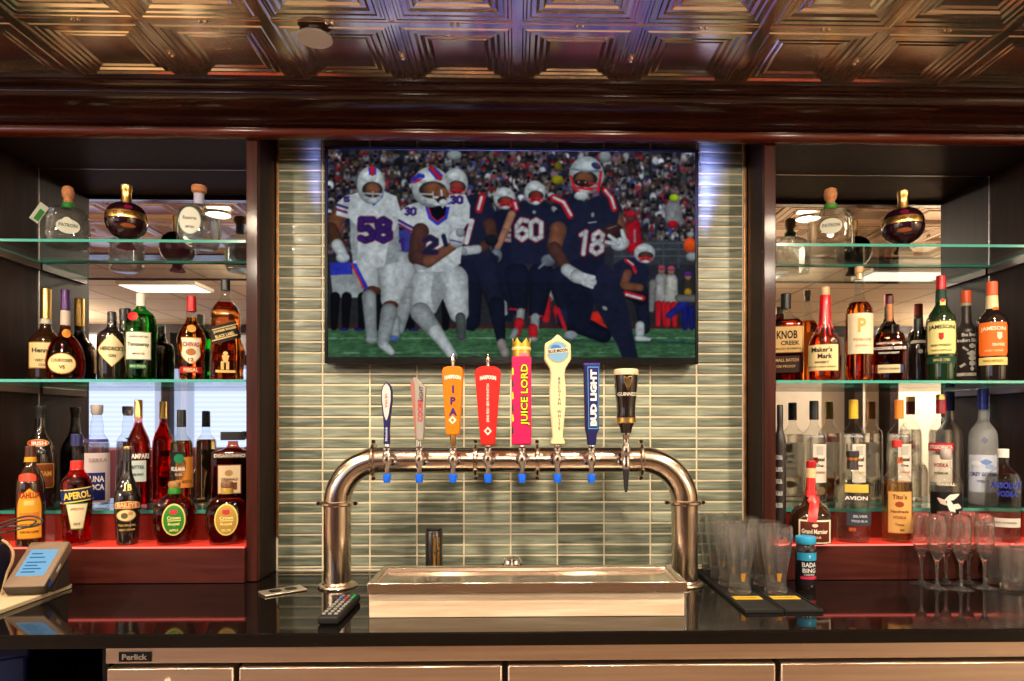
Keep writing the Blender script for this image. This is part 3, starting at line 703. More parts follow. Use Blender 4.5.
# player 30
cap(280, 400, 268, 480, 42, 30, WHT); cap(345, 395, 362, 480, 42, 26, WHT); cap(262, 480, 300, 528, 27, 20, WSH); cap(300, 528, 346, 592, 18, 12, WHT); cap(366, 492, 368, 540, 13, 12, (.24,.27,.27)); poly([(300,360),(330,420),(300,480),(290,430)], WSH)
cap(262, 262, 250, 330, 24, 20, DBR); cap(250, 335, 278, 350, 20, 18, DBR); cap(278, 350, 345, 308, 17, 13, BRN)
poly([(204,222),(232,200),(268,190),(345,172),(378,172),(390,200),(388,240),(372,262),(365,350),(330,372),(255,372),(244,340),(262,300),(235,266),(204,252)], WHT)
poly([(262,300),(300,345),(280,365),(255,368),(244,340)], WSH); cap(262, 268, 252, 328, 22, 19, DBR); cap(254, 335, 282, 346, 18, 16, DBR); cap(282, 346, 345, 306, 16, 12, BRN)
line([(206,240),(240,258)], 3.4, PURP); line([(206,250),(238,268)], 3, (.36,.10,.25)); num('30', 222, 207, 11, 18, 2.8, PURP, sk=.1); num('30', 342, 176, 12, 18, 3, PURP)
num('2', 272, 284, 30, 38, 6, NAVY, (.4,.12,.3)); line([(322,280),(328,302)], 6, NAVY)
ell(306, 212, 27, 28, (.02,.02,.03)); line([(276,196),(286,232),(306,248),(328,232),(336,196)], 4, BLU); line([(280,196),(290,228),(306,242),(324,228)], 1.6, REDC)
ell(356, 285, 22, 26, WHT); ell(366, 270, 12, 12, WSH); line([(340,290),(368,296)], 1.5, PURP)
helmet(289, 152, 50, 53, WHT, (.6,.61,.62), BRN, 1, .12); ell(316, 172, 20, 22, BRN); line([(298,178),(338,184)], 3, WHT); line([(300,196),(336,200)], 3.4, WHT); line([(316,160),(320,204)], 2.5, WHT); ell(318, 186, 13, 10, (.10,.08,.08)); ell(322,192,12,9,WHT)
line([(290,104),(312,128)], 7, REDC); line([(284,106),(304,130)], 2.5, BLU); line([(299,103),(318,122)], 2.5, BLU); line([(242,136),(258,122),(268,124)], 5.5, BLU); line([(246,140),(262,132)], 3, REDC); ell(245,130,5,4,BLU)
# player 18 with the ball
cap(650, 400, 668, 500, 52, 34, NAVY); cap(668, 505, 742, 538, 26, 20, NAVD); cap(742, 538, 640, 498, 16, 18, NAVD); ell(634, 492, 16, 26, (.08,.11,.20)); line([(622,470),(640,520)], 5, REDC); ell(655, 538, 18, 12, WSH)
poly([(632,350),(735,340),(768,372),(795,430),(806,480),(832,600),(794,600),(778,560),(748,510),(716,450),(690,400),(640,400)], NAVY)
poly([(640,360),(690,380),(716,450),(700,520),(660,500),(625,420)], NAVD); ell(745, 467, 8, 5, WSH, rot=.6)
cap(770, 225, 790, 265, 20, 15, BRN); poly([(600,240),(608,195),(635,172),(665,165),(690,190),(745,165),(775,175),(782,215),(776,245),(748,262),(742,345),(720,375),(645,375),(622,350),(628,300),(622,250)], NAVY)
poly([(700,330),(742,300),(740,345),(720,375),(645,375),(640,350)], NAVD)
line([(610,178),(636,190),(654,224)], 9.5, REDC); line([(611,177),(637,189),(656,222)], 3.4, WHT); line([(745,156),(762,176),(770,205)], 9, REDC); line([(746,157),(763,177),(771,203)], 3.2, WHT); ell(612, 208, 10, 7, WSH, rot=.8); ell(618,214,5,5,NAVD)
cap(622, 262, 612, 310, 23, 19, BRN); cap(612, 312, 645, 362, 19, 14, DBR); cap(645, 366, 668, 382, 16, 18, WHT); cap(672, 384, 712, 398, 18, 12, WHT); cap(690, 380, 716, 386, 6, 5, WHT); cap(690,402,712,412,6,4,WHT); line([(688,392),(716,396)], 1., WSH)
ell(764, 266, 30, 20, (.17,.09,.08), rot=-.3); line([(752,258),(776,250)], 1.4, (.4,.35,.33)); ell(786, 298, 25, 17, WHT, rot=-.3); cap(745, 292, 775, 298, 5, 7, WHT); cap(756, 276, 780, 294, 5, 7, WHT); cap(790, 262, 798, 290, 5, 8, WHT)
num('18', 672, 266, 27, 58, 6.2, WHT, REDC, .12); ell(713, 222, 5, 7, WSH); line([(702,243),(722,240)], 2, WSH)
helmet(697, 118, 46, 50, (.56,.60,.62), REDC, BRN, -1, .18); line([(655,120),(668,158),(700,172)], 3, REDC); line([(654,100),(690,108),(738,106)], 2.4, (.35,.38,.4)); line([(735,110),(728,160)], 3.5, REDC); ell(722, 93, 13, 8, (.12,.17,.36), rot=.4); ell(727,92,5,3,REDC); ell(683, 172, 19, 12, WHT); line([(660,150),(712,156)], 2.6, REDC)
ell(684, 138, 17, 8, (.16,.09,.07)); ell(676, 136, 3, 2, (.6,.6,.6)); ell(694, 137, 3, 2, (.6,.6,.6))
def lown(nx_, ny_):
    g_ = rs.randn(ny_ + 2, nx_ + 2); yi = np.linspace(0, ny_, NV); xi = np.linspace(0, nx_, NU); a0 = yi.astype(int); b0 = xi.astype(int)
    fy_ = (yi - a0)[:, None]; fx_ = (xi - b0)[None]; fy_ = fy_ * fy_ * (3 - 2 * fy_); fx_ = fx_ * fx_ * (3 - 2 * fx_)
    return (g_[a0][:, b0] * (1 - fy_) + g_[a0 + 1][:, b0] * fy_) * (1 - fx_) + (g_[a0][:, b0 + 1] * (1 - fy_) + g_[a0 + 1][:, b0 + 1] * fy_) * fx_
img *= (1 + .05 * lown(60, 30) + .05 * lown(130, 80))[..., None]
pad = np.pad(img, ((1, 1), (1, 1), (0, 0)), mode='edge')
img[:] = (pad[1:-1, 1:-1] * 4 + pad[:-2, 1:-1] * 2 + pad[2:, 1:-1] * 2 + pad[1:-1, :-2] * 2 + pad[1:-1, 2:] * 2 + pad[:-2, :-2] + pad[2:, 2:] + pad[:-2, 2:] + pad[2:, :-2]) / 16
img[:] = np.clip(img * (1 + .02 * rs.randn(NV, NU, 1)), 0, 1)
lin = np.where(img < .04045, img / 12.92, ((img + .055) / 1.055) ** 2.4)
tv = thing('television', 'wall mounted flat television showing an American football game', 'television', ((tx0 + tx1) / 2, YV, tz0))
ox, oz = -(tx0 + tx1) / 2, -tz0
M_bez = pr('television_bezel', (.004,.0035,.004), .25, spec=.2)
def PT(nm, mb, **k):
    mb.v = [(p[0] + ox, p[1] - YV, p[2] + oz) for p in mb.v]; return mb.build(nm, tv, **k)
PT('wall_bracket', MB().box(-.2, .2, YV + .045, YT - .0055, (tz0 + tz1) / 2 - .15, (tz0 + tz1) / 2 + .15, M_black))
PT('case', MB().box(tx0, tx1, YV + .001, YV + .045, tz0, tz1, M_black), bevel=.004)
fz = MB()
for (a, b_, c, d) in ((tx0, sx0, tz0, tz1), (sx1, tx1, tz0, tz1), (sx0, sx1, tz0, sz0), (sx0, sx1, sz1, tz1)): fz.box(a, b_, YV - .006, YV + .001, c, d, M_bez)
PT('bezel', fz, bevel=.001)
def tv_mat():
    m, nt, out = _new('television_picture')
    at = nt.nodes.new('ShaderNodeAttribute'); at.attribute_name = 'picture'
    e = nt.nodes.new('ShaderNodeEmission'); e.inputs[1].default_value = TVS * 1.0 / 2 ** EXPO; nt.links.new(at.outputs['Color'], e.inputs[0])
    g = nt.nodes.new('ShaderNodeBsdfGlossy'); g.inputs['Roughness'].default_value = .3; g.inputs['Color'].default_value = (.0002,.0002,.0003,1)
    a = nt.nodes.new('ShaderNodeAddShader'); nt.links.new(e.outputs[0], a.inputs[0]); nt.links.new(g.outputs[0], a.inputs[1]); nt.links.new(a.outputs[0], out.inputs[0])
    return m
me = bpy.data.meshes.new('screen')
gx = np.linspace(sx0, sx1, NU) + ox; gz = np.linspace(sz1, sz0, NV) + oz
GX, GZ = np.meshgrid(gx, gz)
co = np.stack([GX, np.full_like(GX, -.001), GZ], -1).reshape(-1, 3).astype(np.float32)
ii = np.arange(NV * NU).reshape(NV, NU)
fc = np.stack([ii[1:, :-1], ii[1:, 1:], ii[:-1, 1:], ii[:-1, :-1]], -1).reshape(-1)
me.vertices.add(len(co)); me.vertices.foreach_set('co', co.ravel())
me.loops.add(len(fc)); me.loops.foreach_set('vertex_index', fc.astype(np.int32))
me.polygons.add(len(fc) // 4); me.polygons.foreach_set('loop_start', np.arange(0, len(fc), 4, dtype=np.int32))
me.update(calc_edges=True)
ca = me.attributes.new('picture', 'FLOAT_COLOR', 'POINT')
ca.data.foreach_set('color', np.concatenate([lin.reshape(-1, 3), np.ones((NV * NU, 1))], 1).astype(np.float32).ravel())
me.materials.append(tv_mat()); me.validate()
so = bpy.data.objects.new('screen', me); COL.objects.link(so); so.parent = tv
# ================================================================ BOTTLES
def C(r, g, b):
    return tuple((x / 255 / 12.92 if x <= 10 else ((x / 255 + .055) / 1.055) ** 2.4) for x in (r, g, b))
def I(r, g, b, rough=.45): return ink(C(r, g, b), rough)
CREAM = (228,206,150); WH = (232,226,214); BK = (22,18,18); GOLD = (205,150,70); RED = (196,30,34); NV = (28,30,84)
def smooth_prof(P, it=2):
    for _ in range(it):
        Q = [P[0]]
        for i in range(len(P) - 1):
            a, b = P[i], P[i + 1]
            Q.append((a[0] * .75 + b[0] * .25, a[1] * .75 + b[1] * .25)); Q.append((a[0] * .25 + b[0] * .75, a[1] * .25 + b[1] * .75))
        Q.append(P[-1]); P = Q
    return P
G_DARK = pr('black_bottle_glass', (.010,.007,.006), .06, coat=1.)
G_BROWN = pr('dark_brown_bottle_glass', (.022,.008,.003), .06, coat=1.)
G_DGRN = pr('dark_green_bottle_glass', (.006,.022,.008), .06, coat=1.)
G_GREEN = shell('green_bottle_glass', (.10,.62,.16))
L_AMB = refr('amber_whiskey', (.92,.40,.09)); L_DAMB = refr('deep_amber_whiskey', (.80,.22,.05)); L_LAMB = refr('pale_amber', (.96,.62,.22))
L_COG = refr('cognac', (.62,.11,.04)); L_RED = refr('red_bitter', (.92,.03,.025)); L_ORR = refr('orange_red_aperitif', (.98,.07,.04))
L_CLR = half_glass('clear_spirit', (.98,.98,.97), (.98,.98,.97), 1.28, .5); L_GRN = refr('green_tinted_spirit', (.14,.80,.24)); L_PALE = refr('pale_yellow_spirit', (.97,.90,.62))
M_cork = pr('cork', C(186,120,72), .6, var=.25, vs=(150,150,150))
M_frost = pr('frosted_glass', (.80,.82,.84), .38, trans=.75, ior=1.3)
def bottle(label, cx, Y, zb, ytop, ybot, prof, glass=None, dy=1., n=2., liquid=None, caps=(), labels=(), rz=0., group=None, name='liquor_bottle', cat='bottle', extra=None, it=2, cy=None):
    X = PX(cx, Y); d = DEP(X, Y); k = d / F; ybase = CY - (zb - EYE) / k
    s = (ybase - ytop) / (ybot - ytop) * k
    k *= math.cos(math.atan((cx - CX) / F))          # off-axis widening of round things
    Zf = lambda y: (ybot - y) * s
    t = thing(name, label, cat, (X, Y, zb + .0006), rz - math.atan2(X, Y), group)
    P = smooth_prof([(a * k, Zf(b)) for a, b in prof], it)          # top to bottom
    P = [(max(r, .0008), max(z, 0.0)) for r, z in P][::-1]
    if P[0][1] > .0005: P = [(P[0][0], 0.)] + P
    zz = [p[1] for p in P]; rr = [p[0] for p in P]
    for i in range(1, len(zz)):
        if zz[i] <= zz[i - 1]: zz[i] = zz[i - 1] + 1e-5
    rad = lambda z: float(np.interp(z, zz, rr))
    def fn(x, z, off):
        rx = rad(z); u = max(-.985, min(.985, x / rx)); y = -rx * dy * (1 - abs(u) ** n) ** (1 / n)
        return (max(-.985 * rx, min(.985 * rx, x)) * (1 + off / rx), y - off, z)
    g = glass or M_shell
    PP = [(rr[0] * .93, 0.)] + [(r, max(z, .0018)) for r, z in zip(rr, zz)]
    MB().lathe(PP, g, seg=44, dy=dy, n=n, cap1=False).build('glass_body', t)
    if liquid:
        mat, yf = liquid; zf = Zf(yf)
        L = [(max(.002, r - .0028), z) for r, z in zip(rr, zz) if .007 < z < zf]
        L = [(max(.002, rad(.007) - .006), .0062)] + L + [(max(.002, rad(zf) - .0028), zf)]
        MB().lathe(L, mat, seg=40, dy=dy, n=n).build('liquid', t)
    for cnum, cp_ in enumerate(caps):
        nm, mat, pts = cp_[0], cp_[1], cp_[2]
        q = [(a * k, Zf(b)) for a, b in pts][::-1]
        n2 = cp_[3] if len(cp_) > 3 else 2.
        MB().lathe(q, mat, seg=32, n=n2, dy=(1. if n2 == 2 else .8)).build(nm, t, smooth=40, bevel=.0008)
    for lb in labels:
        mb = MB(); x0, x1, y0, y1 = lb['b']; nm = lb.get('n', 'label')
        rot = lb.get('rot', 0.)
        if 'c' in lb:
            bd = lb.get('bd')
            if bd:
                e = lb.get('be', .9)
                mb.surf(fn, (x0 - cx) * k, (x1 - cx) * k, Zf(y1), Zf(y0), I(*bd), lb.get('s', 'rect'), off=.0004, rot=rot)
                mb.surf(fn, (x0 + e - cx) * k, (x1 - e - cx) * k, Zf(y1 - e), Zf(y0 + e), I(*lb['c']), lb.get('s', 'rect'), off=.0008, rot=rot)
            else:
                mb.surf(fn, (x0 - cx) * k, (x1 - cx) * k, Zf(y1), Zf(y0), I(*lb['c']) if not isinstance(lb['c'], bpy.types.Material) else lb['c'], lb.get('s', 'rect'), off=.0005, rot=rot)
        for st in lb.get('st', ()):      # stripes / patches (x0,x1,y0,y1,col[,shape])
            mb.surf(fn, (st[0] - cx) * k, (st[1] - cx) * k, Zf(st[3]), Zf(st[2]), I(*st[4]), st[5] if len(st) > 5 else 'rect', nx=8, nz=6, off=.0010, rot=st[6] if len(st) > 6 else rot)
        for tx in lb.get('t', ()):       # (string, x, y, h, w, col[, rot, arc])
            mb.text(fn, tx[0], (tx[1] - cx) * k, Zf(tx[2]), tx[3] * s, I(*tx[5]), w=tx[4] * k, rot=tx[6] if len(tx) > 6 else rot, arc=(tx[7] * k if len(tx) > 7 else 0.), off=.0015, bold=.03)
        mb.build(nm, t, smooth=60)
    if extra: extra(t, k, Zf, fn, X, s)
    return t
GT = 'bottles on the top glass shelves'; GM = 'bottles on the middle glass shelves'; GB = 'bottles in the back row at the bottom'; GF = 'bottles in the front row on the red step'
YTS = 2.094
# ---- top left
def tag_booklet(t, k, Zf, fn, X, s):
    MB().box(-.012, .012, -.002, .002, -.030, .030, I(200,205,190)).box(-.004, .010, -.0026, -.002, -.025, .012, I(60,130,60)).build('hang_tag', t, loc=(-.070, -.045, Zf(224)), rz=.4).rotation_euler.y = .5
    MB().lathe([(.014, Zf(211)), (.0165, Zf(208)), (.0145, Zf(205))], I(40,130,50)).build('neck_ribbon', t)
    fr = MB(); 
    for q in range(5): fr.surf(fn, (-10 + q * 2) * k, (-2 + q * 3) * k, Zf(240 - q * 3), Zf(222 + q), I(214,216,196), 'oval', nx=6, nz=6, off=.0006 + q * .0002) if q == 2 else None
    fr.build('label', t)
patron = [(5.5,202),(5.5,208),(8,210),(17,212),(21.5,217),(22.5,226),(23.5,240),(23,250),(21,254),(20,254)]
bottle('squat clear tequila bottle with round cork stopper and paper hang tag, left cabinet top shelf', 68, YTS, ZTOPS, 186, 254, patron, dy=.8, n=3.4, liquid=(L_CLR, 214),
  caps=[('stopper', M_cork, [(2,186),(5.6,188),(6.8,193),(6,198),(4.6,200),(4.6,205)])], extra=tag_booklet, group=GT,
  labels=[dict(b=(56,80,226,242), s='oval', c=(205,206,190), t=[('PATRON', 68, 233, 4, 18, (90,100,80))])])
def chambord(lab, cx, top):
    cr_ = [(4.5,top+19),(6,top+20),(13,top+21),(19,top+26),(22,top+33),(22.3,top+39),(21,top+46),(17,top+52),(11,top+56),(7,top+57.5),(6,top+61),(9,top+65),(10.5,top+67),(10,top+67)]
    bottle(lab, cx, YTS, ZTOPS, top, top + 67, cr_, glass=pr('black_raspberry_glass', (.018,.004,.008), .05, coat=1.), it=2, group=GT,
      caps=[('stopper', M_gold, [(4.6,top),(6.2,top+.8),(6.2,top+6),(5.3,top+7.5),(5.5,top+14),(6,top+20),(6.6,top+22)])],
      labels=[dict(n='gold_band', b=(cx-21.6,cx+21.6,top+31,top+38.5), c=M_gold, t=[('CHAMBORD', cx, top+34.8, 3.6, 26, (90,50,15))]), dict(n='seal', b=(cx-3,cx+6,top+25,top+30), s='oval', c=(120,16,60)), dict(n='lower_label', b=(cx-6,cx+9,top+45,top+49), s='oval', c=(150,80,40))])
chambord('black globe bottle with gold band, left cabinet top shelf', 126.5, 185)
dj = [(5,194),(5,205),(8,208),(17,211),(21.5,219),(23,232),(23,244),(20,253),(17,256),(16,256)]
bottle('rounded clear bottle with white oval label, left cabinet top shelf by the wooden post', 199, YTS, ZTOPS, 186, 256, dj, glass=shell('pale_teal_glass', (.84,.93,.90)), dy=.62, n=2.3, liquid=(L_CLR, 222),
  caps=[('stopper', M_cork, [(7,186),(8,188),(7.6,193),(5,195)]), ('neck_label', I(196,190,214), [(5.4,195),(5.4,207)])],
  labels=[dict(b=(179,201,213,244), s='oval', bd=(150,190,170), c=(226,224,208), t=[('Reserva', 190, 226, 4, 13, (120,120,110)), ('LIMITADA', 190, 236, 2.5, 9, (50,50,90))])], group=GT)
# ---- top right
bottle('squat clear tequila bottle with orange cork and green ribbon, right cabinet top shelf', 830.5, YTS, ZTOPS, 188, 262, [(5.5,204),(5.5,210),(8,212),(17,215),(21.5,220),(23,230),(23.8,246),(23.4,258),(21.5,262),(20,262)], dy=.8, n=3.4, liquid=(L_CLR, 216),
  caps=[('stopper', M_cork, [(2,188),(6,190),(7,196),(6,201),(4.5,203),(4.5,207)]), ('neck_ribbon', I(70,140,50), [(6.6,207),(7,210),(6.4,213)])],
  labels=[dict(b=(820,842,228,246), s='oval', c=(208,206,188), t=[('PATRON', 831, 236, 4, 17, (90,100,80))])], group=GT)
chambord('black globe bottle with gold band, right cabinet top shelf', 903, 191)
# ---- middle left
ymb = 382
bottle('dark cognac bottle with gold foil cap and cream label, leftmost on the middle shelf', 46, 2.168, ZMID, 289, ymb, [(5,318),(5.5,326),(8,331),(14,336),(18,341),(19,350),(19,376),(18,382)], glass=G_BROWN, group=GM,
  caps=[('cap', M_gold, [(5.6,289),(5.9,290),(5.9,319)]), ('neck_band', I(214,208,190), [(5.9,319.2),(5.9,324)])],
  labels=[dict(b=(29,63,343,369), bd=(150,110,50), c=CREAM, t=[('Hennessy', 46, 352, 6, 27, BK), ('VERY SPECIAL', 46, 361, 2.6, 22, (90,50,30)), ('COGNAC', 46, 365.5, 2.6, 14, (90,50,30))])])
bottle('round shouldered cognac bottle with purple cap and oval cream label', 65.5, 2.085, ZMID, 290, ymb, [(4.5,318),(5,326),(6,334),(12,340),(17,347),(20,358),(20.5,366),(19,376),(17,382)], liquid=(L_COG, 338), glass=shell('brown_red_glass',(.75,.35,.22)), group=GM,
  caps=[('cap', pr('purple_foil', C(62,34,84), .35, .4), [(4.6,290),(4.9,291),(5.1,311)]), ('neck_label', I(190,176,160), [(5.1,311.2),(5.3,326)])],
  labels=[dict(b=(48,76,355,376), s='oval', bd=(176,122,50), c=CREAM, t=[('COURVOISIER', 62, 362.5, 3.4, 21, (90,50,30)), ('VS', 62, 369, 3.4, 6, (90,50,30))]), dict(n='seal', b=(62,71,330,339), s='oval', c=(190,120,40))])
bottle('short black apothecary bottle with diamond cream label', 112, 2.105, ZMID, 312, ymb, [(5,321),(5.5,328),(9,331),(14.5,334),(15.5,339),(15.5,378),(14.5,382)], glass=G_DARK, group=GM, it=1,
  caps=[('stopper', pr('black_cap', (.02,.02,.022), .35), [(4,312),(4.8,313),(4.8,322)])],
  labels=[dict(b=(98,126,335,368), s='diamond', bd=(170,140,80), c=(226,208,160), t=[("HENDRICK'S", 112, 350, 4.2, 22, BK), ('GIN', 112, 357, 3, 7, BK)])])
bottle('slim black bottle behind the green gin bottle', 123.5, 2.20, ZMID, 309, ymb, [(4,320),(4.5,330),(7,338),(8,345),(8,378),(7.5,382)], glass=G_DARK, group=GM, caps=[('cap', pr('black_cap', (.02,.02,.022), .35), [(4,309),(4.4,310),(4.4,321)])])
bottle('green gin bottle with white cap and red seal', 141, 2.058, ZMID, 294, ymb, [(4.6,305),(5,309),(8,311),(14,315),(16,321),(16.5,330),(16,376),(15,382)], glass=G_GREEN, liquid=(L_GRN, 316), group=GM,
  caps=[('cap', I(226,220,206), [(4.2,294),(4.8,294.5),(4.8,307)])],
  labels=[dict(b=(126,151,334,362), bd=(120,124,110), c=(226,220,196), t=[('Tanqueray', 138.5, 347, 5, 21, (40,70,50)), ('LONDON DRY GIN', 138.5, 339, 2, 18, (90,90,80)), ('IMPORTED', 138.5, 356, 2, 12, (90,90,80))]),
          dict(n='seal', b=(128,138,314,323), s='oval', c=RED), dict(n='lower_label', b=(129,147,366,371), c=(14,80,34), t=[('EXPORT STRENGTH', 138, 368.5, 2.6, 15, (170,200,160))])])
bottle('golden scotch bottle with red cap and white crest label', 191.5, 2.10, ZMID, 296.5, ymb, [(5,312),(5.5,318),(7,324),(12,330),(15,338),(15,346),(13.5,352),(13,376),(12,382)], liquid=(L_AMB, 318), group=GM,
  caps=[('cap', pr('red_foil', C(176,26,30), .3, .3), [(4.4,296.5),(4.9,297),(5.2,312)])],
  labels=[dict(b=(181,201,339,365), s='shield', bd=(190,140,60), c=(226,214,190), st=[(186,196,350,357,(170,110,60),'oval')], t=[('CHIVAS', 191, 346, 4.5, 16, (150,40,30)), ('12', 191, 361, 3.5, 5, (120,50,30))]), dict(n='lower_label', b=(180,202,368,374), c=(176,30,26), t=[('REGAL', 191, 371, 3.6, 14, CREAM)]), dict(n='shoulder_emblem', b=(187,196,326,334), s='oval', c=(200,150,70))])
bottle('tall square amber scotch bottle with slanted black label', 225.5, 2.10, ZMID, 280, ymb, [(4.6,290),(4.6,296),(6,301),(10,305),(14,311),(15.5,318),(15.5,378),(15,382)], n=6, dy=1., liquid=(L_AMB, 303), group=GM, it=1,
  caps=[('cap', pr('black_cap', (.02,.02,.022), .35), [(4.2,280),(5,280.5),(5,291)])],
  labels=[dict(b=(211,239,326,343), c=BK, rot=.32, st=[(212,238,339.2,340.2,(220,190,120)),(212,238,328.6,329.4,(220,190,120))], t=[('JOHNNIE WALKER', 225, 332, 3.2, 23, (222,196,130)), ('BLACK LABEL', 225, 337, 3.2, 19, (222,196,130))]),
          dict(n='figure_emblem', b=(219,230,352,376), st=[(223,228,353,357,(220,190,120),'oval'),(222,229,357,364,(220,180,110),'taper'),(221,224,363,371,(220,180,110)),(226,229,363,371,(220,180,110)),(216,235,371.5,374,(220,180,110))])])
# ---- middle right
bottle('square bourbon bottle with black cap, partly behind the post of the right cabinet', 786, 2.16, ZMID, 294, ymb, [(5,307),(5.2,313),(8,317),(14,320),(17,323),(17.5,330),(17.5,378),(17,382)], n=6, dy=.72, liquid=(L_DAMB, 320), group=GM, it=1,
  caps=[('cap', pr('black_cap', (.02,.02,.022), .35), [(4.8,294),(5.4,294.5),(5.4,309)])],
  labels=[dict(b=(772,804.5,327,353), c=(214,176,112), bd=(120,80,40), be=.6, t=[('KNOB', 787, 335.5, 8, 20, BK), ('CREEK', 790, 343.5, 4.2, 18, BK), ('KENTUCKY BOURBON', 786, 349, 2, 28, (60,30,20))]), dict(n='lower_label', b=(773,803,356,372), c=(48,24,18), t=[('SMALL BATCH', 786, 360, 3, 24, (190,150,90)), ('100 PROOF', 786, 366, 2.6, 18, (190,150,90))])])
def wax(t, k, Zf, fn, X, s):
    w = MB(); M_wax = pr('red_wax', C(190,20,28), .25, coat=.6)
    for (x, z0, z1, r) in ((-3.5,326,333,1.1),(0,327,344,1.3),(3.6,326,338,1.2),(5,322,330,1.),(-5,322,329,1.)):
        pts = []
        for i in range(6):
            z = Zf(z0 + (z1 - z0) * i / 5); pts.append(fn(x * k * (1 + .1 * i), z, .0006))
        w.tube(pts, [r * k * .8] * 5 + [r * k * 1.2], M_wax, seg=8)
    w.build('wax_drips', t)
bottle('whisky bottle dipped in red wax with square cream label', 825, 2.07, ZMID, 287, ymb, [(5,297),(5.5,310),(6.5,322),(9,331),(14,337),(17,343),(17,376),(16,382)], liquid=(L_DAMB, 335), n=2.6, group=GM,
  caps=[('stopper', pr('tan_stopper', C(190,160,120), .4), [(4,287),(4.8,288),(4.6,296)]), ('wax_seal', pr('red_wax', C(190,20,28), .25, coat=.6), [(5.2,295.5),(6,297),(6,310),(7,327)])],
  labels=[dict(b=(806,838,346,372), c=(226,204,150), bd=(170,140,90), be=.5, t=[("Maker's", 822, 351, 5, 20, (40,26,22)), ('Mark', 825, 357.5, 5, 14, (40,26,22)), ('WHISKY', 822, 363.5, 2.6, 14, (60,40,30)), ('KENTUCKY STRAIGHT BOURBON', 822, 368, 1.6, 26, (90,60,40))])], extra=wax)
bottle('tall slender bourbon bottle with long clear neck and ivory label', 859, 2.065, ZMID, 267, ymb, [(4.6,271),(4.8,294),(6,300),(11,304),(14,310),(14.3,320),(14.3,376),(13.5,382)], liquid=(L_AMB, 303), group=GM,
  caps=[('stopper', pr('maple_stopper', C(196,150,100), .4), [(3.6,267),(4.4,267.5),(4.4,273),(3.4,274),(3.4,280)])],
  labels=[dict(b=(848,873,315,355), c=(226,210,176), t=[('P', 862, 327, 14, 8, (206,160,80)), ('PENELOPE', 862, 341, 2.6, 17, (180,150,110)), ('BOURBON', 862, 347, 2, 12, (180,150,110))])])
bottle('flask shaped bourbon bottle with maroon cap and white lettering', 889.5, 2.15, ZMID, 296, ymb, [(3.6,304),(4.2,320),(5,325),(10,328),(16,335),(18.5,345),(19,356),(18.5,376),(17,382)], dy=.5, n=2.6, liquid=(L_DAMB, 333), group=GM,
  caps=[('cap', pr('maroon_cap', C(80,18,28), .35), [(3.6,296),(4.2,296.5),(4.2,304)]), ('cork', M_cork, [(3.2,304),(3.2,321)])],
  labels=[dict(b=(872,907,340,350), t=[('LABROT & GRAHAM', 889, 343, 2, 24, WH), ('WOODFORD RESERVE', 889.5, 348, 3, 32, WH), ('DISTILLER\'S SELECT', 889, 352.5, 1.8, 20, WH)]), dict(n='lower_label', b=(875,903,364,372), c=(222,206,160), st=[(875,878,364,372,(110,30,40)),(900,903,364,372,(40,60,110))], t=[('KENTUCKY BOURBON', 889, 368, 2, 20, (110,70,50))])])
bottle('short matte black bottle tucked behind the green whiskey bottle', 918, 2.185, ZMID, 319, ymb, [(3.6,330),(4,337),(6,340),(9.5,343),(10,348),(10,378),(9,382)], glass=G_DARK, group=GM,
  caps=[('cap', pr('black_cap', (.02,.02,.022), .35), [(3.8,319),(4.3,319.5),(4,331)])], labels=[dict(b=(911,925,340,343), c=(200,196,180)), dict(n='emblem', b=(918,923,349,353), s='oval', c=(180,180,160))])
bottle('dark green whiskey bottle with red cap and cream label', 941, 2.10, ZMID, 276, ymb, [(5,290),(5.4,300),(6.5,306),(10,311),(14.5,317),(16,325),(16,378),(15,382)], glass=G_DGRN, group=GM,
  caps=[('cap', pr('red_foil', C(176,26,30), .3, .3), [(4.7,276),(5.2,276.5),(5.3,290)]), ('neck_label', I(28,60,44), [(5.5,290.2),(5.9,303)])],
  labels=[dict(n='neck_strip', b=(940,945.5,291,306), c=(222,206,140), st=[(940.5,945,299,303,(190,60,40),'oval')]), dict(b=(927,956,322,355), s='round', bd=(110,100,50), c=(226,212,140), st=[(938.5,944,334,341,(176,36,30),'shield')], t=[('JAMESON', 941.5, 328.5, 5, 25, (22,40,30), 0., .8), ('IRISH WHISKEY', 941.5, 346, 2.2, 20, (90,80,40)), ('TRIPLE DISTILLED', 941.5, 351, 1.8, 20, (120,100,60))]), dict(n='lower_label', b=(927,956,357,364), c=(24,66,50), t=[('SINCE 1780', 941.5, 360.5, 2.6, 16, (190,170,90))])])
bottle('black liqueur bottle with orange cap and white ghoulish figure', 966, 2.188, ZMID, 291, ymb, [(5,303),(5.4,318),(6.5,324),(12,328),(14.5,331),(14.5,378),(13.5,382)], glass=pr('matte_black_bottle', (.022,.016,.014), .4), group=GM,
  caps=[('cap', pr('orange_cap', C(214,84,34), .4), [(5,291),(5.6,291.5),(5.6,303)]), ('neck_band', I(196,180,150), [(5.6,303.2),(5.7,306)])],
  labels=[dict(b=(953,980,332,377), c=(50,38,34), st=[(969,975,343.5,348,(226,222,214),'oval'),(966.5,977.5,350,356,(226,222,214),'diamond'),(968.5,975.5,355,360,(226,222,214),'oval'),(969,975,360,365,(226,222,214),'oval'),(970,974,365,370,(226,222,214),'diamond'),(962,969,347.5,349.5,(226,222,214),'rect',-.7),(974,980,347.5,349.5,(226,222,214),'rect',.7),(959.5,966,363,365.5,(220,214,200),'rect',.6),(956,979,371.5,374.5,(220,214,200))], t=[('Five Brave', 970, 335, 3.4, 16, (230,226,218)), ('Brothers Black', 968, 340.3, 3.6, 23, (230,226,218))])])
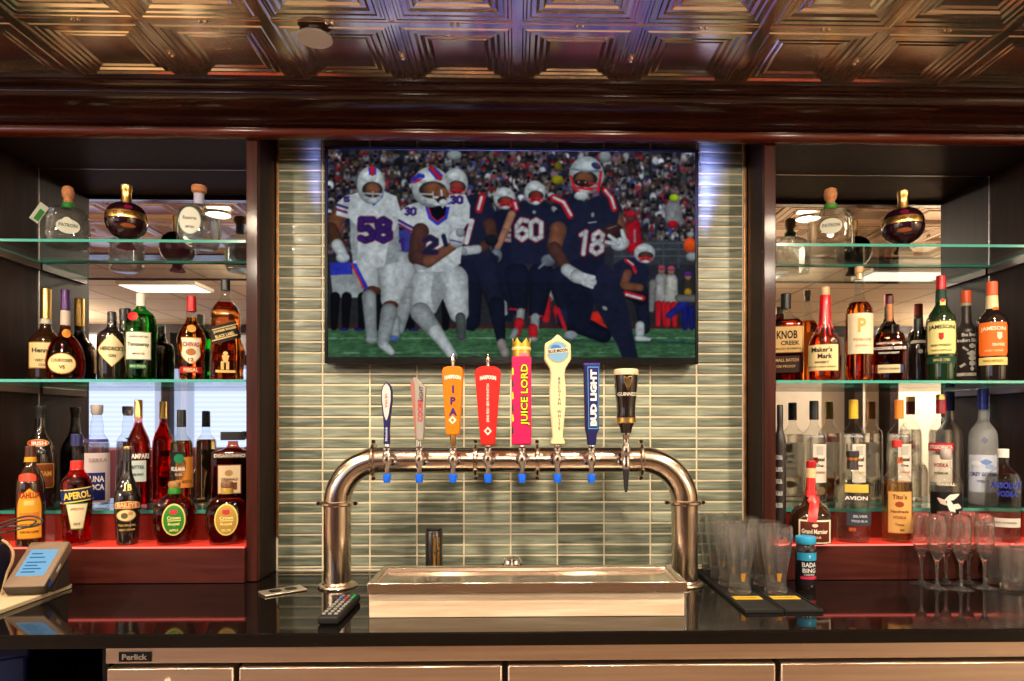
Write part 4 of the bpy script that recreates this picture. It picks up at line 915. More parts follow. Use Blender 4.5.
bottle('dark whiskey bottle with orange cap and orange label', 992, 2.058, ZMID, 282, ymb, [(5.4,296),(6,306),(7,311),(12,315),(16.5,321),(17,330),(16.5,378),(15.5,382)], glass=G_DARK, group=GM,
  caps=[('cap', pr('orange_cap', C(214,84,34), .4), [(5.4,282),(6,282.5),(6,296)]), ('neck_label', I(224,206,160), [(6.2,296.2),(6.8,311)])],
  labels=[dict(n='neck_strip', b=(993,998.5,297,311), c=(224,96,30)), dict(b=(979,1007,324,357), s='round', c=(226,104,34), st=[(997,1002,334,341,(226,210,180),'shield')], t=[('JAMESON', 993, 330.5, 5, 24, (230,214,180), 0., .8), ('ORANGE', 998, 346, 3, 12, (230,214,180)), ('SPIRIT DRINK', 994, 352, 1.8, 18, (230,190,140))]), dict(n='lower_label', b=(979,1007,358.5,366), c=(222,196,120), t=[('TRIPLE DISTILLED', 993, 362, 2, 20, (130,90,40))])])
# ---- bottom back row, left
yb2 = 505
bottle('tall black bottle with red and white neck label, leftmost of the back row', 40, 2.165, ZLOW + .0, 406, yb2, [(5,418),(5.4,426),(7,434),(13,442),(16.5,450),(17,462),(16.5,500),(15.5,505)], glass=G_DARK, group=GB,
  caps=[('cap', pr('black_cap', (.02,.02,.022), .35), [(5.6,406),(6,406.5),(5.6,411),(4.8,412),(5,419)])],
  labels=[dict(n='neck_label', b=(27,49,438.5,446), s='oval', bd=(190,150,70), c=(206,50,34), t=[('IRISH', 39, 442.5, 4, 14, WH)]), dict(b=(30,54,462,486), s='round', c=(120,60,28), bd=(190,140,60), t=[('CREAM', 42, 472, 5, 18, GOLD)])])
bottle('clear vodka bottle with lavender and blue label behind the red aperitif', 97, 2.165, ZLOW, 405, yb2, [(5,414),(5,418),(7,424),(6.4,430),(7,434),(11,438),(13.5,444),(13.5,500),(12.5,505)], liquid=(L_CLR, 442), group=GB,
  caps=[('cap', pr('clear_cap', C(206,190,180), .25, trans=.4), [(6,405),(6.6,406),(6.4,412),(5,415)])],
  labels=[dict(b=(84.5,110,452,500), c=(206,190,190), st=[(84.5,105,471,498,(28,34,110)),(86,108,438.5,441.5,(60,50,130))], t=[('SIERRA', 98, 459, 4, 18, (150,130,130)), ('LUNA', 95.5, 477, 6, 17, WH), ('LOCA', 95.5, 485, 6, 17, WH)])])
bottle('tall red bitter bottle with gold cap', 138.5, 2.175, ZLOW, 400, yb2, [(4,418),(4.3,424),(7,430),(11,438),(12.5,446),(12.5,500),(11.5,505)], liquid=(L_RED, 422), glass=shell('red_tint_glass', (.92,.5,.46)), group=GB,
  caps=[('cap', M_gold, [(3.8,400),(4.2,400.5),(4.3,418)])],
  labels=[dict(b=(127.5,149.5,452,458.5), c=(60,20,24), t=[('CAMPARI', 138.5, 455.2, 5, 20, (236,230,220))]), dict(n='lower_label', b=(130,146,459.5,480), c=(190,206,200), t=[('BITTER', 138, 466, 3.4, 12, (60,70,90)), ('MILANO', 138, 473, 2.6, 11, (60,70,90))])])
bottle('clear bottle with orange label and black pear shaped tag', 181.5, 2.165, ZLOW, 410, yb2, [(4.4,426),(4.6,434),(7,437),(11,440),(12,446),(12,500),(11,505)], liquid=(L_PALE, 440), group=GB,
  caps=[('cap', pr('black_cap', (.02,.02,.022), .35), [(4,410),(4.6,410.5),(4.8,427)])],
  labels=[dict(b=(176,193,456,486), c=(206,130,52), t=[('MEZCAL', 187, 480, 3, 10, (110,60,20))]), dict(n='neck_tag', b=(171,186,451,478), s='sweet', c=(24,22,22), st=[(174,184,453,462,(26,120,80),'oval')], t=[('KULANA', 178.5, 467.5, 4, 13, WH), ('RUM', 178.5, 473, 2.4, 6, (180,180,170))])])
bottle('squat square amaretto bottle with wide black cap', 233, 2.158, ZLOW, 432, yb2, [(5,441),(5.5,446),(10,449),(18,450.5),(21,452),(21.5,458),(21.5,500),(21,505)], n=7, dy=.9, liquid=(L_COG, 452), glass=shell('amaretto_glass', (.72,.32,.22)), group=GB, it=1,
  caps=[('cap', pr('black_cap', (.02,.02,.022), .35), [(12.5,432),(12.5,440)], 8)],
  labels=[dict(n='cap_lettering', b=(0,0,0,0), t=[]), dict(n='shoulder_label', b=(213,253,452,457), c=(40,14,18), t=[('DISARONNO', 230, 454.5, 3.4, 30, (200,186,170))]), dict(b=(218,241,463,491), bd=(120,60,40), c=(222,200,160), st=[(225,233,468,474,(180,140,90),'oval'),(222,237,480,487,(120,60,40))], t=[('ORIGINALE', 229.5, 477, 2.6, 16, (120,60,40))])])
# ---- bottom front row, left
yf = 544.5
bottle('dark coffee liqueur bottle with yellow arched label', 30.5, 2.005, Z1, 446, yf, [(4.5,458),(5.4,464),(9,470),(14,478),(15.5,486),(15.5,540),(15,544.5)], glass=G_BROWN, group=GF,
  caps=[('cap', pr('brown_cap', C(70,34,22), .35), [(5,446),(5.6,446.5),(5.8,457)]), ('neck_band', I(214,150,40), [(6.2,457),(6.6,462)])],
  labels=[dict(n='shoulder_label', b=(19,36,472.5,480.5), s='arch', c=(206,60,34)), dict(b=(17,42,487,537), s='arch', bd=(150,60,24), c=(226,156,44), st=[(20,39,511,519,(214,120,40)),(24,34,499,504,(226,190,110))], t=[('KAHLUA', 29.5, 494, 6, 21, (150,30,24)), ('LICOR DE CAFE', 29.5, 523, 2.6, 18, (120,50,20)), ('RUM AND COFFEE', 29.5, 530, 2.4, 18, (120,50,20))])])
bottle('bright red aperitif bottle with slanted blue band', 77, 2.02, Z1, 434, yf, [(4.6,446),(5.4,460),(6,467),(10,474),(15.5,480),(16.7,487),(16.5,520),(14.5,526),(15.8,532),(15.5,540),(14.5,544.5)], liquid=(L_ORR, 466), group=GF, it=1,
  caps=[('cap', pr('navy_cap', C(34,36,84), .35), [(5.4,434),(6.2,434.5),(6.2,446)]), ('neck_collar', pr('red_collar', C(214,44,36), .3), [(6.6,461),(6.9,470)])],
  labels=[dict(n='brand_band', b=(61,94,488,501), c=(22,40,96), rot=.12, st=[(61,94,500,501.2,(226,200,90)),(61,94,487.8,488.8,(226,200,90))], t=[('APEROL', 77, 494.5, 7, 26, (244,206,60))]), dict(b=(66,88,502.5,528), s='taper', bd=(90,150,70), c=(232,214,176), t=[('APERITIVO', 77, 508, 2.4, 13, (170,100,60)), ('1919', 77, 523, 2.4, 6, (60,60,60))])])
bottle('slender black cream liqueur bottle with cream and orange label', 127.5, 2.02, Z1, 446.5, yf, [(3.9,450),(4.1,462),(4.6,472),(7,480),(11.5,488),(13.6,496),(13.8,504),(13,520),(11.6,540),(11,544.5)], glass=G_DARK, group=GF,
  caps=[('gold_rim', M_gold, [(4.4,446.5),(4.8,447),(4.6,449.5)]), ('cap', pr('black_cap', (.02,.02,.022), .35), [(4.2,449.5),(4.3,462)])],
  labels=[dict(n='shoulder_mark', b=(124,130,484,490), t=[('1B', 128, 487, 6.5, 7, (222,206,120))]), dict(n='brand_arch', b=(115,139.5,500.5,508), s='arch', bd=(220,180,110), c=(190,84,40), t=[('BAILEYS', 127, 504.5, 4.5, 19, (232,206,150))]), dict(b=(116.5,136,508.5,521), s='oval', bd=(150,110,50), c=(222,204,150), st=[(121,128,512,518,(110,90,60),'oval'),(128,133,511,515,(190,150,90),'oval')]), dict(n='lower_label', b=(118,136,522,531), t=[('THE ORIGINAL', 127, 524.5, 2.2, 17, (190,150,90)), ('IRISH CREAM', 127, 529, 2.2, 15, (190,150,90))])])
def crown_royal(lab, cx, cc, inner, ring, txt):
    pr_ = [(5,489),(6,494),(12,497.5),(19,503),(22,512),(22,524),(20,534),(18,541),(17,544.5)]
    bottle(lab, cx, 2.02, Z1, 481, yf, pr_, dy=.6, n=2.3, liquid=(L_COG, 499), glass=shell('smoky_red_glass', (.80,.52,.42)), group=GF,
      caps=[('cap', pr('cap_' + ring, C(*cc), .35), [(3,481),(6,482),(6.6,485),(5.8,488)]), ('neck_ring', I(*inner), [(5.8,488),(6.4,489),(6.4,494)])],
      labels=[dict(b=(cx-12.5,cx+11,503,535), s='oval', bd=(222,200,110), be=1.5, c=inner, st=[(cx-5,cx+3,509,514,(190,50,60),'shield'),(cx-7,cx+6,519.5,520.3,(240,220,140))], t=[('Crown', cx-.8, 517, 3.6, 13, (236,220,150)), ('Royal', cx-.8, 523.5, 3.6, 11, (236,220,150)), (txt, cx-.8, 529.5, 2.4, 9, (236,220,150))])])
crown_royal('squat round whisky flask with green oval label', 174.5, (150,110,60), (50,130,44), 'a', 'APPLE')
crown_royal('squat round whisky flask with gold and purple oval label', 227, (120,84,60), (176,140,60), 'b', 'DELUXE')
# ---- bottom back row, right
def vodka(lab, cx, capm, top, label2, lcol, bandc, tilt=0.):
    pf = [(4,top+19),(4.2,top+24),(7,top+28),(11.5,top+32),(12.6,top+38),(12.6,yb2-4),(11.6,yb2)]
    bottle(lab, cx, 2.165, ZLOW, top, yb2, pf, liquid=(L_CLR, top + 34), group=GB,
      caps=[('cap', capm, [(4.2,top),(4.7,top+.5),(4.8,top+19)])],
      labels=[dict(b=(cx-1,cx+12,444,482), c=(226,214,198), st=[(cx+2.5,cx+9,446,455,(186,180,170)),(cx-1.5,cx+4,457,463,bandc)], t=[('Ketel', cx+5.5, 459, 4, 9, BK), ('One', cx+5.5, 465, 3, 7, BK), (label2, cx+6, 472, 2.4, 9, bandc)]),
              dict(n='shoulder_lettering', b=(cx-11,cx+11,432,438), t=[('Ketel One Vodka', cx, 436, 2.6, 18, (190,190,210))]), dict(n='lower_label', b=(cx+3,cx+11,486,494), s='oval', c=(120,96,70))])
M_bcap = pr('black_cap', (.02,.02,.022), .35)
vodka('clear vodka bottle with black cap and white label', 814, M_bcap, 401, 'VODKA', (0,0,0), (150,30,34))
vodka('clear vodka bottle with yellow cap and white label', 853.5, pr('yellow_cap', C(222,176,40), .4), 400, 'CITROEN', (0,0,0), (196,160,40))
vodka('clear vodka bottle with orange cap and white label', 899, pr('bright_orange_cap', C(232,128,34), .4), 400, 'ORANJE', (0,0,0), (214,100,34))
bottle('clear vodka bottle with red cap and red band', 941, 2.165, ZLOW, 395, yb2, [(4.2,414),(4.4,420),(8,424),(12,430),(13,436),(13,500),(12,505)], liquid=(L_CLR, 430), group=GB,
  caps=[('cap', pr('dark_red_cap', C(150,24,36), .35), [(4.8,395),(5.2,395.5),(5.2,414)]), ('cap_top', M_gold, [(4.9,394.6),(5.35,396),(5.35,400)])],
  labels=[dict(b=(928.5,953.5,443,451), c=(186,24,36), t=[('STOLICHNAYA', 941, 447, 4, 22, (240,230,220))]), dict(n='lower_label', b=(930,952,455,482), c=(220,208,190), t=[('VODKA', 941, 465, 4, 14, (150,30,34)), ('PREMIUM', 941, 473, 2.6, 13, (90,80,70))])])
bottle('frosted vodka bottle with blue foil cap', 983, 2.165, ZLOW, 389, yb2, [(4.8,410),(5.2,420),(8,424),(13,430),(15.5,437),(15.5,500),(14.5,505)], glass=M_frost, group=GB,
  caps=[('cap', pr('blue_foil', C(28,48,130), .3, .3), [(5.4,389),(5.9,389.5),(5.7,410)])],
  labels=[dict(b=(969,997,455,492), c=(206,214,232), st=[(980,992,459,465,(120,150,210),'diamond'),(971,982,461,466,(230,232,240),'oval'),(985,994,464,469,(160,180,220),'oval')], t=[('GREY GOOSE', 983, 474, 4, 25, (60,70,130)), ('VODKA', 983, 481, 2.6, 12, (60,70,130))]), dict(n='cap_mark', b=(0,0,0,0), t=[('V', 983, 400, 5, 4, (220,224,240))]), dict(n='shoulder_mark', b=(981,988,437,444), s='diamond', c=(120,120,150))])
bottle('black bottle with white scribbled pattern, half hidden by the cabinet post', 780, 2.058, Z1, 405, 541, [(3,424),(3.2,430),(5,436),(6.3,442),(6.3,536),(6,541)], glass=pr('matte_black_bottle', (.022,.016,.014), .4), group=GF,
  caps=[('cap', M_bcap, [(3,405),(3.2,405.5),(3.2,424)])],
  labels=[dict(b=(775,786,452,530), t=[('SO8&', 779, 458, 5, 7, (190,190,190)), ('&8%', 779, 470, 5, 7, (190,190,190)), ('8S&', 779, 482, 5, 7, (190,190,190)), ('%&8', 779, 494, 5, 7, (190,190,190)), ('&S8', 779, 506, 5, 7, (190,190,190))])])
# ---- bottom front row, right
yfr = 542.5
def gm_extra(t, k, Zf, fn, X, s):
    rb = MB(); M_rib = pr('red_ribbon', C(206,34,34), .4)
    rb.surf(fn, -4 * k, 4 * k, Zf(497), Zf(478), M_rib, off=.0012, nx=6, nz=8)
    rb.surf(fn, -2 * k, 7 * k, Zf(520), Zf(496), M_rib, off=.0014, nx=6, nz=8, rot=-.12)
    rb.lathe([(5.9 * k, Zf(496)), (6.6 * k, Zf(494)), (5.6 * k, Zf(491))], M_rib, seg=24, cap0=False, cap1=False)
    rb.surf(fn, -3 * k, 5 * k, Zf(503), Zf(497), pr('red_seal', C(190,40,30), .3), 'oval', off=.004)
    rb.build('ribbon', t)
bottle('squat dark orange liqueur bottle with red neck ribbon', 811, 2.008, Z1, 461, yfr, [(4.6,478),(5.2,488),(6,496),(9,502),(17,508),(21.5,516),(22.5,526),(22,538),(21,542.5)], glass=G_BROWN, group=GF,
  caps=[('cap', pr('red_foil', C(176,26,30), .3, .3), [(4.6,461),(5.1,461.5),(5.1,468)]), ('neck_label', I(224,196,150), [(5.2,468.2),(5.2,478)])], extra=gm_extra,
  labels=[dict(b=(799,830,518,541), c=(90,34,22), bd=(232,220,190), be=1.6, st=[(812,818,521.5,525,(222,206,180),'oval')], t=[('Grand Marnier', 814.5, 529, 4.6, 25, (236,224,196)), ('LIQUEUR', 814.5, 535, 2.4, 13, (222,190,150))])])
bottle('clear tequila bottle with black stopper and grey label', 852.5, 2.02, Z1, 451, yfr, [(5.4,468),(6,471),(9,474),(16,478),(18.5,484),(19,500),(18.5,520),(17.5,538),(16.5,542.5)], liquid=(L_CLR, 486), n=2.5, dy=.85, group=GF,
  caps=[('stopper', M_bcap, [(6.2,451),(6.8,451.5),(6.8,457),(6,457.5)]), ('copper_ring', pr('copper_ring', C(196,120,60), .3, .7), [(6,457.5),(6,460.5)]), ('neck_sleeve', pr('dark_sleeve', C(50,40,40), .4), [(5.6,460.5),(6.2,470)])],
  labels=[dict(n='lettering', b=(0,0,0,0), t=[('AVION', 856, 497.5, 4, 22, (230,226,216))]), dict(n='back_label', b=(845,868,484,492), c=(206,176,70)), dict(b=(847,871,512,525), c=(58,62,74), t=[('SILVER', 860, 515.5, 2.6, 14, (190,190,196)), ('TEQUILA', 859, 520.5, 2.6, 16, (190,190,196))]), dict(n='small_mark', b=(849,856,527,530.5), c=(170,80,40))])
bottle('clear vodka bottle with red cap and tan paper label', 897, 2.02, Z1, 440, yfr, [(5,448),(5.2,462),(6.5,470),(11,474),(15.5,480),(16.2,488),(16,538),(15,542.5)], liquid=(refr('peach_spirit', (.97,.72,.46)), 482), group=GF,
  caps=[('cap', pr('red_plastic_cap', C(190,40,40), .35), [(4.6,440),(5.2,440.5),(5.2,447.5)])],
  labels=[dict(b=(888,911.5,491,533), c=(222,168,96), bd=(160,100,50), be=.6, st=[(895,904,501,507,(150,64,34),'oval')], t=[("Tito's", 899.5, 496.5, 5, 14, (110,50,24)), ('Handmade', 899.5, 511, 3, 17, (110,50,24)), ('VODKA', 899.5, 517, 3, 13, (150,64,34)), ('Texas', 899.5, 524, 2.4, 9, (110,50,24)), ('80', 902, 529.5, 2.4, 4, (110,50,24))])])
bottle('clear bottle with black and white bird label behind the flutes', 946, 2.02, Z1, 449, yfr, [(4.8,461),(5.4,468),(8,472),(14,477),(16.8,484),(17,500),(16,538),(15,542.5)], liquid=(L_CLR, 484), group=GF,
  caps=[('cap', pr('clear_cap', C(206,190,180), .25, trans=.4), [(5.4,449),(6.2,450),(6.2,458),(5,460)])],
  labels=[dict(b=(930.5,962,492,516), s='round', c=(20,18,20), st=[(943,960,494,500,(236,226,214),'diamond',.5),(936,949,499,504,(226,200,180),'diamond',-.7),(948,954,499,514,(240,232,224),'oval',.35),(952,961,503,509,(236,226,214),'diamond',-.4)]), dict(n='shoulder_lettering', b=(0,0,0,0), t=[('SEAGULL', 946, 484, 3, 18, (230,216,200))])])
bottle('clear vodka bottle with white cap and blue printed lettering', 1003, 2.02, Z1, 449, yfr, [(6,457),(6.2,465),(8,469),(16,474),(19,481),(19.2,490),(19,538),(18,542.5)], liquid=(L_CLR, 474), group=GF,
  caps=[('cap', I(226,222,214), [(5.6,449),(6.2,449.5),(6.2,458)])],
  labels=[dict(n='lettering', b=(0,0,0,0), t=[('ABSOLUT', 1006, 485, 6.5, 30, (44,60,160)), ('VODKA', 1007, 493.5, 6, 20, (44,60,160))]), dict(n='neck_band', b=(986,1020,518,527), c=(214,206,190), t=[('COUNTRY OF SWEDEN', 1003, 522.5, 2, 26, (110,110,140))])])
# ================================================================ BEER TOWER AND TAPS
YL = 1.93; RT = .0375
xl, xr = PX(337.5, YL), PX(684.5, YL); xm = (xl + xr) / 2; hx = (xr - xl) / 2
zc = EYE - (459.8 - CY) * YL / F - TOP                 # axis of the horizontal tube above the counter
RB = .122
tw_ = thing('beer_tower', 'stainless steel beer tap tower, wide arched tube on two legs', 'beer tower', (xm, YL, TOP))
for sx in (-1, 1):
    MB().lathe([(RT, .004), (RT, zc - RB - .002)], M_tube, seg=48, x=sx * hx).build('leg', tw_)
    MB().lathe([(.054,0),(.055,.003),(.052,.007),(.042,.009),(.040,.014),(RT + .0004,.015)], M_tube, seg=48, x=sx * hx).build('base_flange', tw_)
    pts = [(sx * (hx - RB + RB * math.cos(a)), 0, zc - RB + RB * math.sin(a)) for a in [i * PI / 2 / 20 for i in range(21)]]
    MB().tube(pts, RT, M_tube, seg=48).build('elbow', tw_, smooth=45)
pts = [(-hx + RB, 0, zc), (hx - RB, 0, zc)]
MB().tube(pts, RT, M_tube, seg=48).build('crossbar', tw_)
def ring(cx, cz, axis, nm='clamp_ring'):
    r = MB(); pf = [(RT,-.007),(.045,-.006),(.048,-.003),(.048,.003),(.045,.006),(RT,.007)]
    M = Matrix.Translation((cx, 0, cz)) @ (Matrix.Rotation(PI/2, 4, 'Y') if axis == 'x' else Matrix.Identity(4))
    r.lathe(pf, M_tube, seg=40, cap0=False, cap1=False, M=M)
    for s_ in (-1, 1):
        r.tube([tuple(M @ Vector((s_ * .052, -.008, 0))), tuple(M @ Vector((s_ * .052, .008, 0)))], .0055, M_chrome, seg=10)
        r.tube([tuple(M @ Vector((s_ * .044, 0, 0))), tuple(M @ Vector((s_ * .056, 0, 0)))], .0045, M_chrome, seg=10)
    return r.build(nm, tw_)
for sx in (-1, 1): ring(sx * hx, zc - RB, 'z')
kY = YL / F
for px in (374, 476, 537, 640.5): ring(PX(px, YL) - xm, zc, 'x')
# ---- taps
YTP = 1.835
TAPS = [387, 419.3, 453, 488, 522, 557.5, 591.5, 626]
TL = ['narrow white and navy paddle tap handle, first from the left', 'pale grey tap handle with red vertical lettering', 'orange tap handle with purple vertical letters', 'red tapered tap handle with white lettering', 'tall bright pink tap handle with gold crown top', 'cream paddle tap handle with a blue moon disc', 'navy blue tap handle with white vertical lettering', 'black pint shaped tap handle with cream head, last on the right']
M_blue = pr('blue_plastic_cap', C(20,100,235), .3)
kk = YTP / F
def tap(i):
    px = TAPS[i]; X = PX(px, YTP); d = DEP(X, YTP); k = d / F
    zo = EYE - (459.8 - CY) * k
    t = thing('beer_tap', TL[i], 'beer tap', (X, YTP, zo), group='taps along the beer tower')
    Z = lambda y: (459.8 - y) * k
    U = lambda x: (x - px) * k
    # shank and collar from the tube
    L = YL - RT - YTP
    s = MB(); MY = Matrix.Rotation(-PI/2, 4, 'X')
    s.lathe([(.008, 0), (.008, L - .0005)], M_chrome, seg=20, M=MY)
    s.lathe([(.014, L - .018), (.0185, L - .014), (.0185, L - .0014), (.016, L - .0004)], M_chrome, seg=24, M=MY)
    s.lathe([(.012, L * .30), (.014, L * .34), (.014, L * .52), (.012, L * .56)], M_chrome, seg=8, M=MY)
    s.build('shank', t, smooth=30)
    b = MB()
    if i < 7:
        b.lathe([(.0055, Z(475)), (.0062, Z(469)), (.0085, Z(466)), (.0115, Z(463)), (.0125, Z(459)), (.0118, Z(455)), (.0085, Z(453)), (.0085, Z(451)), (.0105, Z(450)), (.0105, Z(448)), (.0065, Z(446.5)), (.0055, Z(443)), (.0055, Z(441))], M_chrome, seg=28)
        b.tube([(.012, -.002, Z(458)), (.021, -.004, Z(458.5))], [.004, .0055], M_chrome, seg=12)
        b.build('faucet', t)
        MB().lathe([(.0085, Z(482.5)), (.0098, Z(481)), (.0105, Z(476)), (.0105, Z(474.2)), (.008, Z(473.8)), (.005, Z(475))], M_blue, seg=24).build('spout_cap', t)
    else:
        b.lathe([(.0095, Z(470)), (.011, Z(468)), (.0115, Z(462)), (.010, Z(460)), (.0105, Z(455)), (.0125, Z(452)), (.012, Z(446)), (.009, Z(444)), (.0085, Z(438)), (.0105, Z(436)), (.010, Z(431))], M_chrome, seg=28)
        b.tube([(.011, -.002, Z(458)), (.018, -.005, Z(458))], .004, M_chrome, seg=12)
        b.tube([(-.009, -.005, Z(451)), (.009, -.005, Z(449))], .0055, M_chrome, seg=12)
        b.build('faucet', t)
        MB().lathe([(.0035, Z(492)), (.0055, Z(488)), (.0085, Z(473)), (.0105, Z(469.5)), (.0105, Z(468))], pr('black_cap', (.02,.02,.022), .35), seg=20).build('nozzle', t)
    h = MB()
    def slab(pts, th, mat, bev=.0025, yo=0.):
        return MB().prism([(U(x), Z(y)) for x, y in pts], -th / 2 + yo, th / 2 + yo, mat).build('handle', t, bevel=bev)
    def sym(pairs):           # (half width, y) top to bottom -> ccw outline
        return [(px - a, y) for a, y in pairs] + [(px + a, y) for a, y in reversed(pairs)]
    if i == 0:
        q = slab(sym([(1,382.5),(4,386),(5.4,392),(5.4,400),(3.4,418),(2.6,428),(3,444)]), .018, I(34,34,92), .002)
        f = MB().prism([(U(x), Z(y)) for x, y in sym([(.8,384),(3,387),(4.2,392),(4.2,400),(2.2,415),(.4,420)])], -.0105, -.0088, I(214,206,206)); f.build('face_plate', q)
        m = MB().text(flat(-.0108), 'ULTRA', 0, Z(401), 2.2 * k, I(190,60,60), w=14 * k, rot=-PI/2).text(flat(-.0102), 'Michelob', 0, Z(434), 2.4 * k, I(200,205,230), w=14 * k, rot=PI/2); m.build('lettering', q, smooth=0)
    elif i == 1:
        q = slab([(411.5,384),(414,377.5),(417,377.8),(426,387.5),(424,440),(416.5,440)], .028, pr('champagne_grey', C(158,152,144), .35, .2), .002)
        MB().prism([(U(x), Z(y)) for x, y in [(411.2,384.5),(413.6,378.5),(415.5,385),(417.3,438),(416.3,439.5)]], -.0155, -.014, I(170,110,100)).build('edge_panel', q)
        m = MB().text(flat(-.0150), 'COORS', U(421), Z(410.5), 5 * k, I(200,36,44), w=22 * k, rot=PI/2).text(flat(-.0150), 'LIGHT', U(422), Z(394), 4 * k, I(70,66,70), w=15 * k, rot=PI/2); m.build('lettering', q, smooth=0)
    elif i in (2, 3):
        col = (236,122,14) if i == 2 else (214,36,32)
        o2 = sym([(5,366.5),(9,367.5),(10.6,371),(10.4,376),(6.8,433),(6.4,435)]) if i == 2 else sym([(6,366.5),(11,368.5),(13,372),(12.8,376),(7.2,443),(6.8,445)])
        q = slab(o2, .024, I(*col), .003)
        top = MB().lathe([(.0045, Z(367)), (.0045, Z(362)), (.0065, Z(361)), (.0065, Z(359)), (.0035, Z(357)), (.003, Z(354)), (.0008, Z(352.5))], M_chrome, seg=16)
        if i == 2: top.tube([(0, 0, Z(357)), (.004, -.004, Z(354.5)), (.011, -.005, Z(358))], [.0035, .003, .002], M_chrome, seg=8)
        top.build('finial', q)
        m = MB(); ff = flat(-.0124)
        m.text(ff, 'HARPOON', U(px + .2), Z(377 if i == 2 else 377.5), 4.2 * k, I(240,232,220), w=16 * k, arc=1.2 * k, bold=.06)
        yb = 420 if i == 2 else 431
        for (a, b_, c_) in ((0, 0, 240), ):
            m.add([(U(px - 4), -.0124, Z(yb)), (U(px), -.0124, Z(yb + 4.2)), (U(px + 4), -.0124, Z(yb)), (U(px), -.0124, Z(yb - 4.2))], [(0,1,2,3)], I(240,232,220))
            m.add([(U(px - 2), -.0127, Z(yb)), (U(px), -.0127, Z(yb + 2.2)), (U(px + 2), -.0127, Z(yb)), (U(px), -.0127, Z(yb - 2.2))], [(0,1,2,3)], I(*col))
        if i == 2:
            for ch, y in (('I', 389.5), ('P', 401), ('A', 412)): m.text(ff, ch, U(px + .5), Z(y), 7.8 * k, I(60,40,110), bold=.05)
            MB().lathe([(.0068, Z(446)), (.0072, Z(444)), (.0085, Z(435.5)), (.0078, Z(434.5))], pr('bronze', C(150,110,60), .3, .9), seg=20).build('ferrule', q)
        else: m.text(ff, 'DRINK FRESH  BEER FROM BOSTON', U(px), Z(403), 2.6 * k, I(240,225,215), w=38 * k, rot=PI/2)
        m.build('lettering', q, smooth=0)
    elif i == 4:
        q = MB().box(U(px - 10.2), U(px + 9.2), -.024, .024, Z(444.5), Z(357), I(222,28,92)).build('handle', t, bevel=.004)
        n_ = 24; ring_o = []; g = MB()
        r0 = .024; vv_ = []; ff_ = []
        for a in range(n_):
            an = 2 * PI * a / n_; top_ = Z(338.5) if a % 4 == 0 else (Z(342) if a % 2 else Z(344.5))
            for (rr_, zz_) in ((r0, Z(357)), (r0 * 1.04, top_), (r0 * .92, top_), (r0 * .92, Z(350))):
                vv_.append((U(px - .5) + rr_ * math.cos(an), rr_ * math.sin(an), zz_))
        for a in range(n_):
            b2 = (a + 1) % n_
            for j in range(3): ff_.append((a * 4 + j, b2 * 4 + j, b2 * 4 + j + 1, a * 4 + j + 1))
        ff_.append(tuple(a * 4 + 3 for a in range(n_)))
        g.add(vv_, ff_, pr('antique_gold', C(206,160,60), .35, .6)); g.build('crown', q, smooth=30)
        MB().lathe([(.0252, Z(350.5)), (.026, Z(349.5)), (.026, Z(348.5)), (.0252, Z(347.5))], I(236,214,150), seg=28, x=U(px - .5), cap0=False, cap1=False).build('crown_band', q)
        m = MB().text(flat(-.0246), 'JUICE LORD', U(px + 3.2), Z(395), 9.5 * k, I(20,50,40), w=62 * k, rot=PI/2, bold=.10).text(flat(-.0250), 'JUICE LORD', U(px + 3.2), Z(395), 8.8 * k, I(236,224,40), w=60.5 * k, rot=PI/2, bold=.02)
        for j, y in enumerate((372, 384, 396, 408, 418, 430)): m.add([(U(px - 10), -.0244, Z(y + 4)), (U(px - 8), -.0244, Z(y + 3)), (U(px - 8.6), -.0244, Z(y - 3)), (U(px - 10), -.0244, Z(y - 4))], [(0,1,2,3)], I(*((190,210,40), (40,60,60))[j % 2]))
        m.add([(U(px - 3), -.0244, Z(356.6)), (U(px + 6), -.0244, Z(356.6)), (U(px + 6), -.0244, Z(354)), (U(px - 3), -.0244, Z(354))], [(0,1,2,3)], I(250,120,150))
        m.build('lettering', q, smooth=0)
    elif i == 5:
        cr = (232,216,168)
        q = slab([(px,334.5),(px-6,340),(px-12.8,344),(px-13.3,360),(px-8,368),(px-6.8,374),(px-8.2,392),(px-7.6,408),(px-5.4,432),(px-5,437),(px-7.4,442),(px-7,444.5),(px+7,444.5),(px+7.4,442),(px+5,437),(px+5.4,432),(px+7.6,408),(px+8.2,392),(px+6.8,374),(px+8,368),(px+13.3,360),(px+12.8,344),(px+6,340)], .03, I(*cr), .004)
        cz = Z(352.5); m = MB()
        m.prism([(U(px) + 11 * k * math.cos(a * PI / 18), cz + 10.6 * k * math.sin(a * PI / 18)) for a in range(36)], -.0165, -.0150, I(196,172,110)); 
        m.prism([(U(px) + 10 * k * math.cos(a * PI / 18), cz + 9.6 * k * math.sin(a * PI / 18)) for a in range(36)], -.0172, -.0150, I(120,170,214)); m.build('moon_disc', q, smooth=30)
        e = MB().prism([(U(px) + 5 * k * math.cos(a * PI / 12) - 2 * k, cz + 4 * k + 3 * k * math.sin(a * PI / 12)) for a in range(24)], -.0175, -.0172, I(60,120,190))
        e.prism([(U(px - 11), cz - 2.4 * k), (U(px + 11), cz - .2 * k), (U(px + 11), cz + 4.6 * k), (U(px - 11), cz + 2.4 * k)], -.0178, -.0172, I(226,214,180))
        e.text(flat(-.0182), 'BLUE MOON', U(px), cz + 1.1 * k, 3.4 * k, I(60,50,60), w=19 * k, rot=.10)
        m2 = e
        for j, ch in enumerate('BELGIAN WHITE'):
            if ch != ' ': m2.text(flat(-.0156), ch, U(px + 1.5), Z(379 + j * 4.1), 3. * k, I(110,104,110))
        m2.build('lettering', q, smooth=0)
    elif i == 6:
